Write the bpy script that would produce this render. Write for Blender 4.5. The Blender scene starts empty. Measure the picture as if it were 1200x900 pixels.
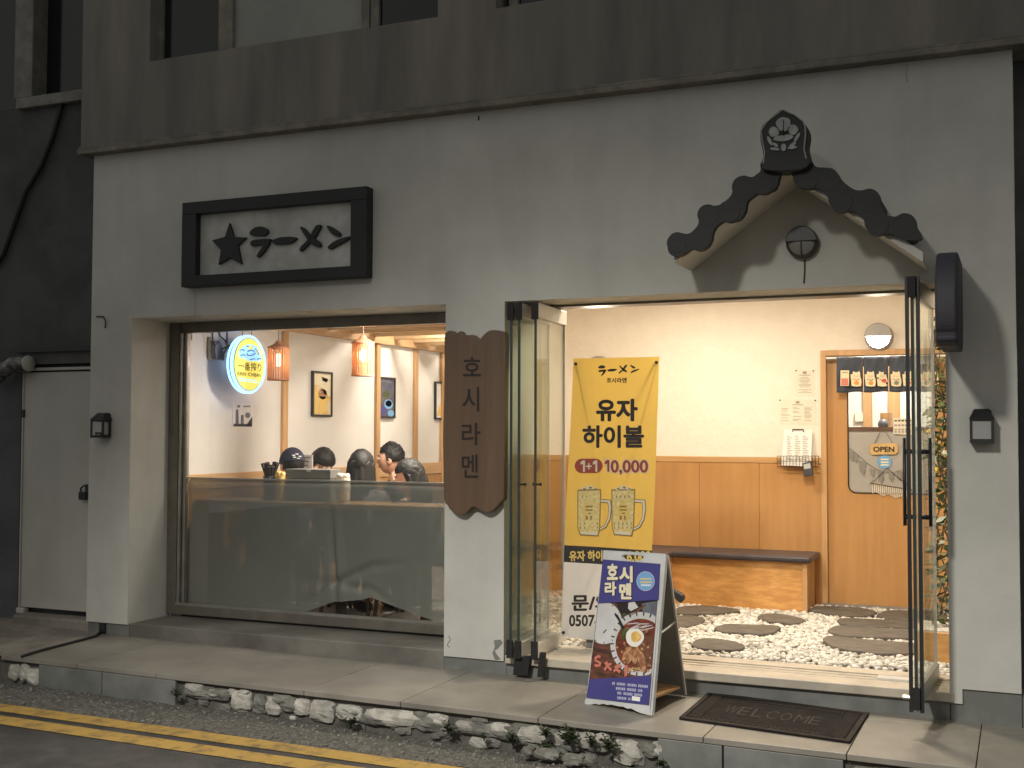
import bpy, bmesh, math, random
import numpy as np
from mathutils import Vector, Matrix, noise
random.seed(7)
rad = math.radians
S = bpy.context.scene
col = S.collection

# ------------------------------------------------------------------ camera
YAW, PITCH, ROLL, FPX = rad(23.3885), rad(2.32635), rad(0.15518), 1381.007
CAM = Vector((0, -6.6, 1.5))
FWD = Vector((-math.sin(YAW) * math.cos(PITCH), math.cos(YAW) * math.cos(PITCH), math.sin(PITCH)))
R0 = Vector((math.cos(YAW), math.sin(YAW), 0))
U0 = R0.cross(FWD)
RT = math.cos(ROLL) * R0 + math.sin(ROLL) * U0
UP = -math.sin(ROLL) * R0 + math.cos(ROLL) * U0
cam = bpy.data.cameras.new('camera')
cam.sensor_width = 36; cam.lens = FPX / 1200 * 36
cam.clip_start = 0.05; cam.clip_end = 500
camo = bpy.data.objects.new('camera', cam); col.objects.link(camo)
camo.matrix_world = Matrix(((RT.x, UP.x, -FWD.x, CAM.x), (RT.y, UP.y, -FWD.y, CAM.y), (RT.z, UP.z, -FWD.z, CAM.z), (0, 0, 0, 1)))
S.camera = camo

# ------------------------------------------------------------------ night sky, street light, exposure
w = bpy.data.worlds.new('World'); S.world = w; w.use_nodes = True
bg = w.node_tree.nodes['Background']
bg.inputs[0].default_value = (1.0, 0.99, 0.94, 1); bg.inputs[1].default_value = 0.225
sl = bpy.data.lights.new('street_light', 'SPOT')
sl.energy = 2500; sl.color = (1.0, 0.965, 0.89); sl.spot_size = rad(76); sl.spot_blend = 1.0; sl.shadow_soft_size = 0.32
slo = bpy.data.objects.new('street_light', sl); col.objects.link(slo)
slo.location = (-2.7, -8.0, 5.8)
slo.rotation_euler = (Vector((-2.1, -3.9, 0.0)) - slo.location).to_track_quat('-Z', 'Y').to_euler()
S.view_settings.view_transform = 'Standard'; S.view_settings.look = 'None'
S.view_settings.exposure = 0.32; S.view_settings.gamma = 1.0
S.cycles.use_denoising = True
S.cycles.max_bounces = 8; S.cycles.transparent_max_bounces = 16
S.cycles.sample_clamp_indirect = 4.0
S.cycles.caustics_reflective = False; S.cycles.caustics_refractive = False

# ------------------------------------------------------------------ pixel of the photograph -> point on a real plane
def ray(p):
    return RT * ((p[0] - 600) / FPX) - UP * ((p[1] - 450) / FPX) + FWD
def on(p, ax, val):
    v = ray(p); t = (val - CAM[ax]) / v[ax]; return CAM + v * t
def oy(x, y, Y=0.0): return on((x, y), 1, Y)
def oz(x, y, Z=0.0): return on((x, y), 2, Z)
def ox(x, y, X=0.0): return on((x, y), 0, X)
def onpl(x, y, o, n):
    v = ray((x, y)); t = (o - CAM).dot(n) / v.dot(n); return CAM + v * t

# ------------------------------------------------------------------ materials
MATS = {}
def mat(name, c, rough=0.6, var=0.0, vscale=6.0, bump=0.0, bscale=40.0, metal=0.0, c2=None, mix_lo=0.42, mix_hi=0.62,
        emit=None, estr=0.0, rnd=0.0, stretch=None, spec=0.5, detail=5.0, coat=0.0):
    m = bpy.data.materials.new(name); m.use_nodes = True; MATS[name] = m
    nt = m.node_tree; b = nt.nodes['Principled BSDF']; L = nt.links.new
    b.inputs['Base Color'].default_value = (*c, 1); b.inputs['Roughness'].default_value = rough
    b.inputs['Metallic'].default_value = metal; b.inputs['Specular IOR Level'].default_value = spec
    b.inputs['Coat Weight'].default_value = coat
    if emit: b.inputs['Emission Color'].default_value = (*emit, 1); b.inputs['Emission Strength'].default_value = estr
    if c2 or var or bump or rnd:
        tc = nt.nodes.new('ShaderNodeTexCoord'); mp = nt.nodes.new('ShaderNodeMapping')
        L(tc.outputs['Object'], mp.inputs[0])
        if stretch: mp.inputs['Scale'].default_value = stretch
        cur = None
        if c2 or var:
            n = nt.nodes.new('ShaderNodeTexNoise'); n.inputs['Scale'].default_value = vscale; n.inputs['Detail'].default_value = detail
            n.inputs['Roughness'].default_value = 0.65
            L(mp.outputs[0], n.inputs['Vector'])
            r = nt.nodes.new('ShaderNodeValToRGB'); r.color_ramp.elements[0].position = mix_lo; r.color_ramp.elements[1].position = mix_hi
            a = c; d = c2 if c2 else tuple(v * (1 - var) for v in c)
            r.color_ramp.elements[0].color = (*d, 1); r.color_ramp.elements[1].color = (*a, 1)
            L(n.outputs['Fac'], r.inputs['Fac']); cur = r.outputs['Color']
        if rnd:
            oi = nt.nodes.new('ShaderNodeObjectInfo'); mr = nt.nodes.new('ShaderNodeMapRange')
            mr.inputs['To Min'].default_value = 1 - rnd; mr.inputs['To Max'].default_value = 1 + rnd
            L(oi.outputs['Random'], mr.inputs['Value'])
            hs = nt.nodes.new('ShaderNodeHueSaturation'); hs.inputs['Color'].default_value = (*c, 1)
            L(mr.outputs[0], hs.inputs['Value'])
            if cur: L(cur, hs.inputs['Color'])
            cur = hs.outputs[0]
        if cur: L(cur, b.inputs['Base Color'])
        if bump:
            n2 = nt.nodes.new('ShaderNodeTexNoise'); n2.inputs['Scale'].default_value = bscale; n2.inputs['Detail'].default_value = 6
            L(mp.outputs[0], n2.inputs['Vector'])
            bp = nt.nodes.new('ShaderNodeBump'); bp.inputs['Strength'].default_value = bump; bp.inputs['Distance'].default_value = 0.01
            L(n2.outputs['Fac'], bp.inputs['Height']); L(bp.outputs[0], b.inputs['Normal'])
    return m

def perisland(m, amt, warm=0.0):
    nt = m.node_tree; b = nt.nodes['Principled BSDF']; g = nt.nodes.new('ShaderNodeNewGeometry'); mr = nt.nodes.new('ShaderNodeMapRange'); mr.inputs['To Min'].default_value = 1 - amt; mr.inputs['To Max'].default_value = 1 + amt * 0.35
    hs = nt.nodes.new('ShaderNodeHueSaturation'); src = b.inputs['Base Color'].links[0].from_socket
    nt.links.new(g.outputs['Random Per Island'], mr.inputs[0]); nt.links.new(mr.outputs[0], hs.inputs['Value']); nt.links.new(src, hs.inputs['Color']); nt.links.new(hs.outputs[0], b.inputs['Base Color'])
def streaks(m, amt, st=(5, 5, 0.35), scale=2.0, lo=0.45, hi=0.72):
    nt = m.node_tree; b = nt.nodes['Principled BSDF']; L = nt.links.new; src = b.inputs['Base Color'].links[0].from_socket
    tc = nt.nodes.new('ShaderNodeTexCoord'); mp = nt.nodes.new('ShaderNodeMapping'); mp.inputs['Scale'].default_value = st; n = nt.nodes.new('ShaderNodeTexNoise'); n.inputs['Scale'].default_value = scale; n.inputs['Detail'].default_value = 7
    r = nt.nodes.new('ShaderNodeMapRange'); r.inputs['From Min'].default_value = lo; r.inputs['From Max'].default_value = hi; r.inputs['To Min'].default_value = 1.0; r.inputs['To Max'].default_value = 1 - amt
    hs = nt.nodes.new('ShaderNodeHueSaturation')
    L(tc.outputs['Object'], mp.inputs[0]); L(mp.outputs[0], n.inputs['Vector']); L(n.outputs['Fac'], r.inputs[0]); L(r.outputs[0], hs.inputs['Value']); L(src, hs.inputs['Color']); L(hs.outputs[0], b.inputs['Base Color'])
def wood(name, c, c2, axis='z', scale=1.0, rough=0.45, rnd=0.06, bump=0.15):
    st = {'x': (0.6, 9, 9), 'y': (9, 0.6, 9), 'z': (9, 9, 0.6)}[axis]
    return mat(name, c, rough, c2=c2, vscale=2.2 * scale, stretch=st, mix_lo=0.3, mix_hi=0.7, rnd=rnd, bump=bump, bscale=9)

def glassmat(name, tint=(0.93, 0.97, 0.94), refl=1.0, rough=0.02):
    m = bpy.data.materials.new(name); m.use_nodes = True; nt = m.node_tree; nt.nodes.clear(); L = nt.links.new
    o = nt.nodes.new('ShaderNodeOutputMaterial'); mx = nt.nodes.new('ShaderNodeMixShader')
    t = nt.nodes.new('ShaderNodeBsdfTransparent'); t.inputs[0].default_value = (*tint, 1)
    g = nt.nodes.new('ShaderNodeBsdfGlossy'); g.inputs['Roughness'].default_value = rough
    fr = nt.nodes.new('ShaderNodeFresnel'); fr.inputs['IOR'].default_value = 1.45
    ml = nt.nodes.new('ShaderNodeMath'); ml.operation = 'MULTIPLY'; ml.inputs[1].default_value = refl
    L(fr.outputs[0], ml.inputs[0]); L(ml.outputs[0], mx.inputs[0]); L(t.outputs[0], mx.inputs[1]); L(g.outputs[0], mx.inputs[2]); L(mx.outputs[0], o.inputs[0])
    return m

def veil(name, c, through, tint=(1, 1, 1), rough=0.5):
    """thin sheet: part of the light goes straight through, the rest meets a coloured surface"""
    m = bpy.data.materials.new(name); m.use_nodes = True; nt = m.node_tree; L = nt.links.new
    b = nt.nodes['Principled BSDF']; b.inputs['Base Color'].default_value = (*c, 1); b.inputs['Roughness'].default_value = rough
    n = nt.nodes.new('ShaderNodeTexNoise'); n.inputs['Scale'].default_value = 3
    r = nt.nodes.new('ShaderNodeValToRGB'); r.color_ramp.elements[0].color = (*[v * 0.75 for v in c], 1); r.color_ramp.elements[1].color = (*c, 1)
    tc = nt.nodes.new('ShaderNodeTexCoord'); L(tc.outputs['Object'], n.inputs['Vector']); L(n.outputs['Fac'], r.inputs[0]); L(r.outputs[0], b.inputs['Base Color'])
    t = nt.nodes.new('ShaderNodeBsdfTransparent'); t.inputs[0].default_value = (*tint, 1)
    mx = nt.nodes.new('ShaderNodeMixShader'); mx.inputs[0].default_value = through
    L(b.outputs[0], mx.inputs[1]); L(t.outputs[0], mx.inputs[2]); L(mx.outputs[0], nt.nodes['Material Output'].inputs[0])
    return m

def emis(name, c, s):
    m = bpy.data.materials.new(name); m.use_nodes = True; nt = m.node_tree; nt.nodes.clear()
    o = nt.nodes.new('ShaderNodeOutputMaterial'); e = nt.nodes.new('ShaderNodeEmission')
    e.inputs[0].default_value = (*c, 1); e.inputs[1].default_value = s; nt.links.new(e.outputs[0], o.inputs[0]); return m

M = {}
M['paint'] = mat('white_wall_paint', (0.62, 0.61, 0.56), 0.75, c2=(0.50, 0.49, 0.445), vscale=1.3, bump=0.10, bscale=60, mix_lo=0.3, mix_hi=0.66)
M['stucco'] = mat('upper_stucco', (0.245, 0.225, 0.197), 0.85, c2=(0.19, 0.18, 0.158), vscale=1.1, stretch=(1.6, 1.6, 0.35), bump=0.35, bscale=55)
M['trim'] = mat('ledge_trim', (0.24, 0.22, 0.18), 0.7, var=0.35, vscale=8, bump=0.2, bscale=50)
M['plinth'] = mat('plinth_tile', (0.20, 0.205, 0.19), 0.55, c2=(0.15, 0.155, 0.142), vscale=2.5, bump=0.08, bscale=70)
M['pave'] = mat('pavement_tile', (0.285, 0.262, 0.225), 0.45, c2=(0.20, 0.183, 0.155), vscale=2.0, bump=0.1, bscale=90, rnd=0.06, mix_lo=0.32, mix_hi=0.68)
M['step'] = mat('step_stone', (0.20, 0.19, 0.165), 0.5, c2=(0.14, 0.13, 0.112), vscale=2.2, bump=0.1, bscale=80)
M['crack'] = mat('hairline_crack', (0.20, 0.195, 0.175), 0.9, var=0.3, vscale=30)
M['grout'] = mat('grout', (0.12, 0.11, 0.10), 0.9, var=0.3, vscale=20)
M['thresh'] = mat('threshold_stone', (0.52, 0.46, 0.37), 0.5, c2=(0.42, 0.37, 0.30), vscale=4, bump=0.08, bscale=60)
M['asphalt'] = mat('asphalt', (0.070, 0.064, 0.058), 0.85, c2=(0.038, 0.036, 0.034), vscale=3.5, bump=0.6, bscale=160)
M['verge'] = mat('gravelly_verge', (0.155, 0.145, 0.125), 0.95, c2=(0.07, 0.066, 0.056), vscale=38, bump=0.9, bscale=110, detail=8)
M['yellow'] = mat('road_yellow', (0.42, 0.265, 0.062), 0.75, c2=(0.20, 0.135, 0.05), vscale=11, bump=0.35, bscale=120, mix_lo=0.34, mix_hi=0.52, detail=10)
M['mortar'] = mat('mortar', (0.125, 0.113, 0.092), 0.95, c2=(0.045, 0.042, 0.034), vscale=9, bump=0.8, bscale=45)
M['stone'] = mat('pale_stone', (0.46, 0.44, 0.39), 0.85, c2=(0.33, 0.31, 0.27), vscale=16, bump=0.5, bscale=40, rnd=0.15)
M['stone2'] = mat('grey_stone', (0.22, 0.215, 0.19), 0.9, c2=(0.13, 0.125, 0.11), vscale=14, bump=0.7, bscale=40, rnd=0.15)
M['concrete'] = mat('concrete', (0.27, 0.24, 0.20), 0.9, c2=(0.18, 0.16, 0.135), vscale=4, bump=0.4, bscale=40)
M['nwall'] = mat('dark_neighbour_wall', (0.085, 0.088, 0.088), 0.85, var=0.3, vscale=2, bump=0.2, bscale=30)
M['nwall2'] = mat('slate_grey_wall', (0.11, 0.112, 0.122), 0.8, var=0.25, vscale=3, bump=0.1, bscale=30)
M['nwallr'] = mat('side_wall_grey', (0.10, 0.10, 0.097), 0.85, var=0.25, vscale=3, bump=0.1, bscale=30)
M['ntrim'] = mat('neighbour_trim', (0.22, 0.215, 0.19), 0.8, var=0.3, vscale=10, bump=0.2)
M['dkglass'] = mat('night_window_glass', (0.012, 0.013, 0.014), 0.12, spec=0.6)
M['blind'] = mat('window_blind', (0.30, 0.30, 0.27), 0.5, var=0.15, vscale=2)
M['alu'] = mat('aluminium', (0.45, 0.43, 0.39), 0.38, metal=0.75, var=0.2, vscale=5)
M['bronze'] = mat('bronze_frame', (0.22, 0.20, 0.165), 0.4, metal=0.5, var=0.2, vscale=6)
M['white_metal'] = mat('white_steel', (0.52, 0.50, 0.46), 0.5, c2=(0.46, 0.44, 0.40), vscale=1.2)
M['rail'] = mat('door_rail', (0.62, 0.60, 0.55), 0.35, metal=0.0, var=0.08, vscale=6)
M['railg'] = mat('grey_door_rail', (0.33, 0.33, 0.30), 0.35, metal=0.0, var=0.1, vscale=6)
M['black'] = mat('black_paint', (0.018, 0.018, 0.020), 0.45, var=0.3, vscale=8)
M['signblk'] = mat('sign_frame_black', (0.013, 0.013, 0.015), 0.5, var=0.3, vscale=7, bump=0.1)
M['rubber'] = mat('black_rubber', (0.014, 0.013, 0.013), 0.75, var=0.3, vscale=12, bump=0.2)
M['ptile'] = mat('gable_black_tile', (0.009, 0.009, 0.010), 0.6, var=0.35, vscale=9, bump=0.15)
M['psign'] = mat('projecting_sign_edge', (0.028, 0.026, 0.036), 0.6, var=0.15, vscale=6)
M['signpan'] = mat('sign_panel', (0.60, 0.60, 0.565), 0.7, c2=(0.45, 0.45, 0.42), vscale=5, bump=0.15, bscale=60, detail=8)
M['emblem'] = mat('emblem_grey', (0.33, 0.34, 0.33), 0.6, var=0.25, vscale=20)
M['board'] = wood('board_wood', (0.145, 0.088, 0.050), (0.105, 0.064, 0.038), 'z', 0.8, 0.5, bump=0.12)
M['boardink'] = mat('carved_lettering', (0.022, 0.013, 0.009), 0.6, var=0.3, vscale=20)
M['glass'] = glassmat('clear_glass', (0.985, 0.99, 0.985), 0.7)
M['glassg'] = glassmat('door_glass', (0.93, 0.955, 0.93), 0.4)
M['gedge'] = mat('glass_edge', (0.035, 0.05, 0.045), 0.25, spec=0.6)
M['film'] = veil('tinted_film', (0.285, 0.288, 0.255), 0.16, (0.97, 0.97, 0.96), 0.55)
M['plaster'] = mat('cream_plaster', (0.79, 0.725, 0.635), 0.7, c2=(0.76, 0.695, 0.60), vscale=9, bump=0.34, bscale=28, detail=8)
M['dwall'] = mat('dining_wall_white', (0.74, 0.72, 0.68), 0.7, var=0.05, vscale=3)
M['oak'] = wood('oak_panel', (0.50, 0.268, 0.10), (0.435, 0.22, 0.075), 'z', 0.8, 0.42, rnd=0.015, bump=0.05)
M['door'] = wood('door_wood', (0.51, 0.275, 0.10), (0.445, 0.228, 0.076), 'z', 1.0, 0.4, rnd=0.0, bump=0.05)
M['oakx'] = wood('oak_rail', (0.58, 0.35, 0.15), (0.45, 0.25, 0.10), 'x', 1.0, 0.45)
M['oaky'] = wood('oak_plate', (0.60, 0.39, 0.20), (0.48, 0.29, 0.14), 'y', 1.0, 0.5)
M['oakpost'] = wood('oak_post', (0.56, 0.34, 0.16), (0.42, 0.24, 0.10), 'z', 1.0, 0.5)
M['joist'] = wood('pine_joist', (0.64, 0.46, 0.27), (0.53, 0.36, 0.19), 'x', 1.2, 0.6)
M['burl'] = mat('bench_plywood', (0.70, 0.38, 0.125), 0.5, c2=(0.54, 0.27, 0.082), vscale=7, stretch=(1, 4, 4), bump=0.1, detail=9)
M['cushion'] = mat('bench_cushion_vinyl', (0.055, 0.045, 0.052), 0.42, var=0.25, vscale=5, bump=0.12, bscale=70)
M['pebble'] = mat('white_pebbles', (0.70, 0.665, 0.60), 0.7, c2=(0.48, 0.44, 0.37), vscale=24, mix_lo=0.3, mix_hi=0.55)
M['slate'] = mat('stepping_slate', (0.135, 0.118, 0.095), 0.75, c2=(0.085, 0.073, 0.06), vscale=9, stretch=(1, 3, 3), bump=0.4, bscale=35, rnd=0.12)
M['bed'] = mat('gravel_bed', (0.5, 0.46, 0.38), 0.9, var=0.4, vscale=40)
M['mat'] = mat('rubber_mat', (0.019, 0.016, 0.015), 0.9, spec=0.15, c2=(0.012, 0.010, 0.009), vscale=16, bump=0.3, bscale=200)
M['matb'] = mat('mat_border', (0.038, 0.031, 0.026), 0.85, spec=0.2, var=0.3, vscale=20, bump=0.2)
M['matl'] = mat('mat_letter', (0.06, 0.052, 0.046), 0.85, spec=0.2, c2=(0.05, 0.044, 0.04), vscale=30, mix_lo=0.45, mix_hi=0.6)
perisland(M['pebble'], 0.42); perisland(M['stone2'], 0.3); streaks(M['paint'], 0.10, (2.2, 2.2, 0.45), 1.7, 0.5, 0.75); streaks(M['paint'], 0.06, (0.7, 0.7, 0.7), 1.3, 0.4, 0.6); streaks(M['stucco'], 0.24, (2.4, 2.4, 0.35), 2.4); streaks(M['plinth'], 0.25, (2, 2, 2), 3.0); streaks(M['pave'], 0.28, (1, 1, 1), 1.6, 0.5, 0.7); streaks(M['step'], 0.25, (1, 1, 1), 2.0, 0.5, 0.7)
streaks(M['oak'], 0.14, (1.2, 1.2, 0.8), 1.5); streaks(M['door'], 0.14, (1.2, 1.2, 0.8), 1.5); streaks(M['asphalt'], 0.35, (1, 1, 1), 0.9, 0.5, 0.65); streaks(M['white_metal'], 0.12, (2, 2, 0.5), 1.5)
def clothmat(n, c, r=0.8, **k): return mat(n, c, r, var=k.get('var', 0.08), vscale=k.get('vscale', 4), bump=k.get('bump', 0.08), bscale=k.get('bs', 60))
M['bannery'] = clothmat('banner_yellow', (0.70, 0.47, 0.095), 0.6)
M['bannerw'] = clothmat('banner_white', (0.66, 0.65, 0.62), 0.6)
def backlit(m, c, f):
    nt = m.node_tree; t = nt.nodes.new('ShaderNodeBsdfTranslucent'); t.inputs[0].default_value = (*c, 1); x = nt.nodes.new('ShaderNodeMixShader'); x.inputs[0].default_value = f
    nt.links.new(nt.nodes['Principled BSDF'].outputs[0], x.inputs[1]); nt.links.new(t.outputs[0], x.inputs[2]); nt.links.new(x.outputs[0], nt.nodes['Material Output'].inputs[0])
backlit(M['bannery'], (0.82, 0.55, 0.12), 0.33); backlit(M['bannerw'], (0.85, 0.83, 0.78), 0.3)
M['bannerk'] = clothmat('banner_black', (0.028, 0.024, 0.024), 0.6)
M['ink'] = mat('print_black', (0.020, 0.015, 0.013), 0.6)
M['red'] = mat('print_red', (0.36, 0.055, 0.035), 0.6)
M['gold'] = mat('print_gold', (0.76, 0.53, 0.14), 0.6)
M['cream'] = mat('print_cream', (0.74, 0.66, 0.47), 0.6)
M['white'] = mat('print_white', (0.78, 0.77, 0.74), 0.6)
M['mugg'] = mat('print_mug_glass', (0.82, 0.68, 0.32), 0.5, c2=(0.68, 0.50, 0.16), vscale=60, detail=8)
M['mugd'] = mat('print_mug_outline', (0.27, 0.18, 0.055), 0.5)
M['afr'] = mat('aframe_white_plastic', (0.56, 0.57, 0.56), 0.45, var=0.15, vscale=7)
M['afin'] = mat('aframe_back', (0.30, 0.30, 0.28), 0.5, var=0.2, vscale=5)
M['indigo'] = mat('poster_indigo', (0.058, 0.055, 0.225), 0.4, var=0.12, vscale=3)
M['pwood'] = mat('poster_table_photo', (0.17, 0.060, 0.032), 0.45, c2=(0.055, 0.022, 0.014), vscale=10, stretch=(1, 1, 6), detail=8)
M['pplate'] = mat('poster_plate', (0.60, 0.59, 0.58), 0.45, var=0.2, vscale=3)
M['pbroth'] = mat('poster_broth', (0.24, 0.045, 0.018), 0.4, c2=(0.09, 0.022, 0.012), vscale=28, detail=8)
M['pnoodle'] = mat('poster_noodle', (0.58, 0.40, 0.20), 0.5, c2=(0.30, 0.13, 0.05), vscale=60)
M['ppork'] = mat('poster_pork', (0.55, 0.30, 0.15), 0.5, c2=(0.26, 0.10, 0.045), vscale=34)
M['ppork2'] = mat('poster_pork_dark', (0.20, 0.075, 0.035), 0.5, c2=(0.10, 0.04, 0.02), vscale=44)
M['pegg'] = mat('poster_egg', (0.78, 0.75, 0.66), 0.4)
M['pyolk'] = mat('poster_yolk', (0.62, 0.33, 0.06), 0.4, c2=(0.72, 0.48, 0.18), vscale=30)
M['pgreen'] = mat('poster_greens', (0.10, 0.12, 0.035), 0.5, c2=(0.03, 0.045, 0.012), vscale=50)
M['pdark'] = mat('poster_dark', (0.020, 0.014, 0.014), 0.4)
M['ppink'] = mat('poster_pink', (0.55, 0.17, 0.12), 0.5)
M['pblue'] = mat('sticker_blue', (0.16, 0.36, 0.62), 0.45)
M['pgrey'] = mat('poster_grey_pot', (0.16, 0.17, 0.20), 0.4, var=0.4, vscale=9)
M['psmall'] = mat('poster_small_print', (0.42, 0.42, 0.55), 0.5)
M['noren'] = clothmat('noren_cloth', (0.065, 0.078, 0.105), 0.85, var=0.25)
M['catw'] = mat('noren_cat_cream', (0.80, 0.70, 0.46), 0.7, var=0.1, vscale=30)
M['catr'] = mat('noren_cat_red', (0.62, 0.10, 0.09), 0.7)
M['catg'] = mat('noren_cat_grey', (0.22, 0.21, 0.19), 0.7)
M['cato'] = mat('noren_cat_orange', (0.66, 0.30, 0.06), 0.7)
M['frost'] = mat('frosted_pane', (0.40, 0.38, 0.35), 0.35, var=0.08, vscale=2)
M['paper'] = mat('paper', (0.76, 0.70, 0.58), 0.8, var=0.06, vscale=10)
M['paperw'] = mat('white_paper', (0.80, 0.78, 0.74), 0.8, var=0.05, vscale=10)
M['print'] = mat('grey_print', (0.30, 0.27, 0.23), 0.7)
M['wire'] = mat('dark_wire', (0.055, 0.035, 0.025), 0.4, metal=0.5)
M['device'] = mat('grey_plastic', (0.055, 0.057, 0.065), 0.45)
M['devb'] = mat('light_button', (0.45, 0.45, 0.45), 0.5)
M['opensign'] = mat('open_sign_wood', (0.64, 0.42, 0.17), 0.5, var=0.2, vscale=12)
M['leaf'] = mat('vine_leaf', (0.085, 0.115, 0.035), 0.5, c2=(0.045, 0.065, 0.02), vscale=12)
M['leafp'] = mat('pale_leaf', (0.17, 0.175, 0.075), 0.55, c2=(0.08, 0.095, 0.035), vscale=12)
M['flower'] = mat('yellow_flower', (0.72, 0.42, 0.03), 0.6)
M['stem'] = mat('stem_brown', (0.10, 0.075, 0.04), 0.8)
M['weed'] = mat('weed_green', (0.055, 0.075, 0.028), 0.6, c2=(0.028, 0.042, 0.015), vscale=30)
M['slatw'] = mat('pendant_slat', (0.70, 0.43, 0.27), 0.5, c2=(0.60, 0.34, 0.20), vscale=12)
m_ = M['slatw']; nt_ = m_.node_tree; tr_ = nt_.nodes.new('ShaderNodeBsdfTranslucent'); tr_.inputs[0].default_value = (0.92, 0.60, 0.38, 1)
mx_ = nt_.nodes.new('ShaderNodeMixShader'); mx_.inputs[0].default_value = 0.55
nt_.links.new(nt_.nodes['Principled BSDF'].outputs[0], mx_.inputs[1]); nt_.links.new(tr_.outputs[0], mx_.inputs[2]); nt_.links.new(mx_.outputs[0], nt_.nodes['Material Output'].inputs[0])
M['bulb'] = emis('lit_bulb', (1.0, 0.78, 0.45), 14)
M['lens'] = emis('lit_lamp_lens', (1.0, 0.86, 0.68), 190)
M['panel'] = emis('ceiling_lamp_face', (1.0, 0.90, 0.75), 6)
M['neon'] = emis('neon_rim', (0.20, 0.46, 1.0), 3.4)
M['neony'] = mat('lit_sign_yellow', (0.7, 0.66, 0.2), 0.5, emit=(0.95, 0.84, 0.12), estr=0.55)
M['neonb'] = mat('lit_sign_blue', (0.2, 0.5, 0.75), 0.5, emit=(0.38, 0.74, 1.0), estr=0.75)
M['neond'] = mat('lit_sign_navy', (0.03, 0.14, 0.42), 0.5, emit=(0.05, 0.25, 0.70), estr=0.3)
M['neonk'] = mat('lit_sign_dark', (0.10, 0.07, 0.02), 0.5)
M['lamph'] = mat('lamp_hood', (0.06, 0.058, 0.055), 0.4, var=0.2, vscale=9)
M['lamphl'] = mat('lamp_hood_grey', (0.30, 0.285, 0.27), 0.4)
M['lampglass'] = mat('unlit_lamp_glass', (0.23, 0.22, 0.20), 0.25)
M['lantg'] = mat('lantern_glass', (0.36, 0.36, 0.34), 0.12, spec=0.8)
M['foil'] = mat('duct_foil', (0.34, 0.33, 0.31), 0.38, metal=0.6, c2=(0.12, 0.12, 0.115), vscale=14, bump=0.8, bscale=22)
M['skin'] = mat('skin', (0.56, 0.33, 0.23), 0.5, var=0.1, vscale=9)
M['hair'] = mat('black_hair', (0.010, 0.009, 0.008), 0.52, spec=0.3, var=0.4, vscale=30, stretch=(4, 4, 0.6), bump=0.5, bscale=40)
M['capm'] = clothmat('navy_cap', (0.020, 0.022, 0.048), 0.8)
M['shirtk'] = clothmat('black_shirt', (0.016, 0.016, 0.018), 0.85)
M['shirtg'] = clothmat('grey_shirt', (0.12, 0.12, 0.13), 0.85)
M['shirtn'] = clothmat('navy_shirt', (0.03, 0.035, 0.07), 0.85)
M['shirtb'] = clothmat('brown_shirt', (0.20, 0.15, 0.10), 0.85)
M['jeans'] = clothmat('dark_trousers', (0.035, 0.040, 0.055), 0.85)
M['eyew'] = mat('eye_white', (0.7, 0.68, 0.65), 0.3)
M['eyed'] = mat('eye_dark', (0.02, 0.013, 0.01), 0.3)
M['lips'] = mat('lips', (0.42, 0.16, 0.13), 0.5)
M['tablew'] = wood('table_wood', (0.40, 0.24, 0.11), (0.30, 0.17, 0.075), 'x', 1.0, 0.4)
M['chair'] = wood('chair_wood', (0.075, 0.045, 0.028), (0.05, 0.03, 0.018), 'z', 1.0, 0.45)
M['floor'] = mat('dining_floor', (0.50, 0.47, 0.42), 0.45, var=0.15, vscale=3)
M['ceil'] = mat('white_ceiling', (0.78, 0.75, 0.70), 0.8, var=0.05, vscale=3)
M['greybox'] = mat('grey_cutlery_box', (0.17, 0.17, 0.155), 0.5, var=0.15, vscale=7)
M['amber'] = mat('amber_pouch', (0.56, 0.32, 0.05), 0.5, c2=(0.70, 0.52, 0.16), vscale=22)
M['poster_amber'] = mat('picture_amber', (0.66, 0.40, 0.10), 0.4, c2=(0.70, 0.58, 0.34), vscale=11)
M['poster_navy'] = mat('picture_navy', (0.045, 0.055, 0.11), 0.4, c2=(0.11, 0.10, 0.10), vscale=11)
M['cable'] = mat('black_cable', (0.012, 0.012, 0.012), 0.6)
M['brown'] = mat('dark_brown_bar', (0.11, 0.055, 0.030), 0.5, var=0.2, vscale=9)

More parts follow.
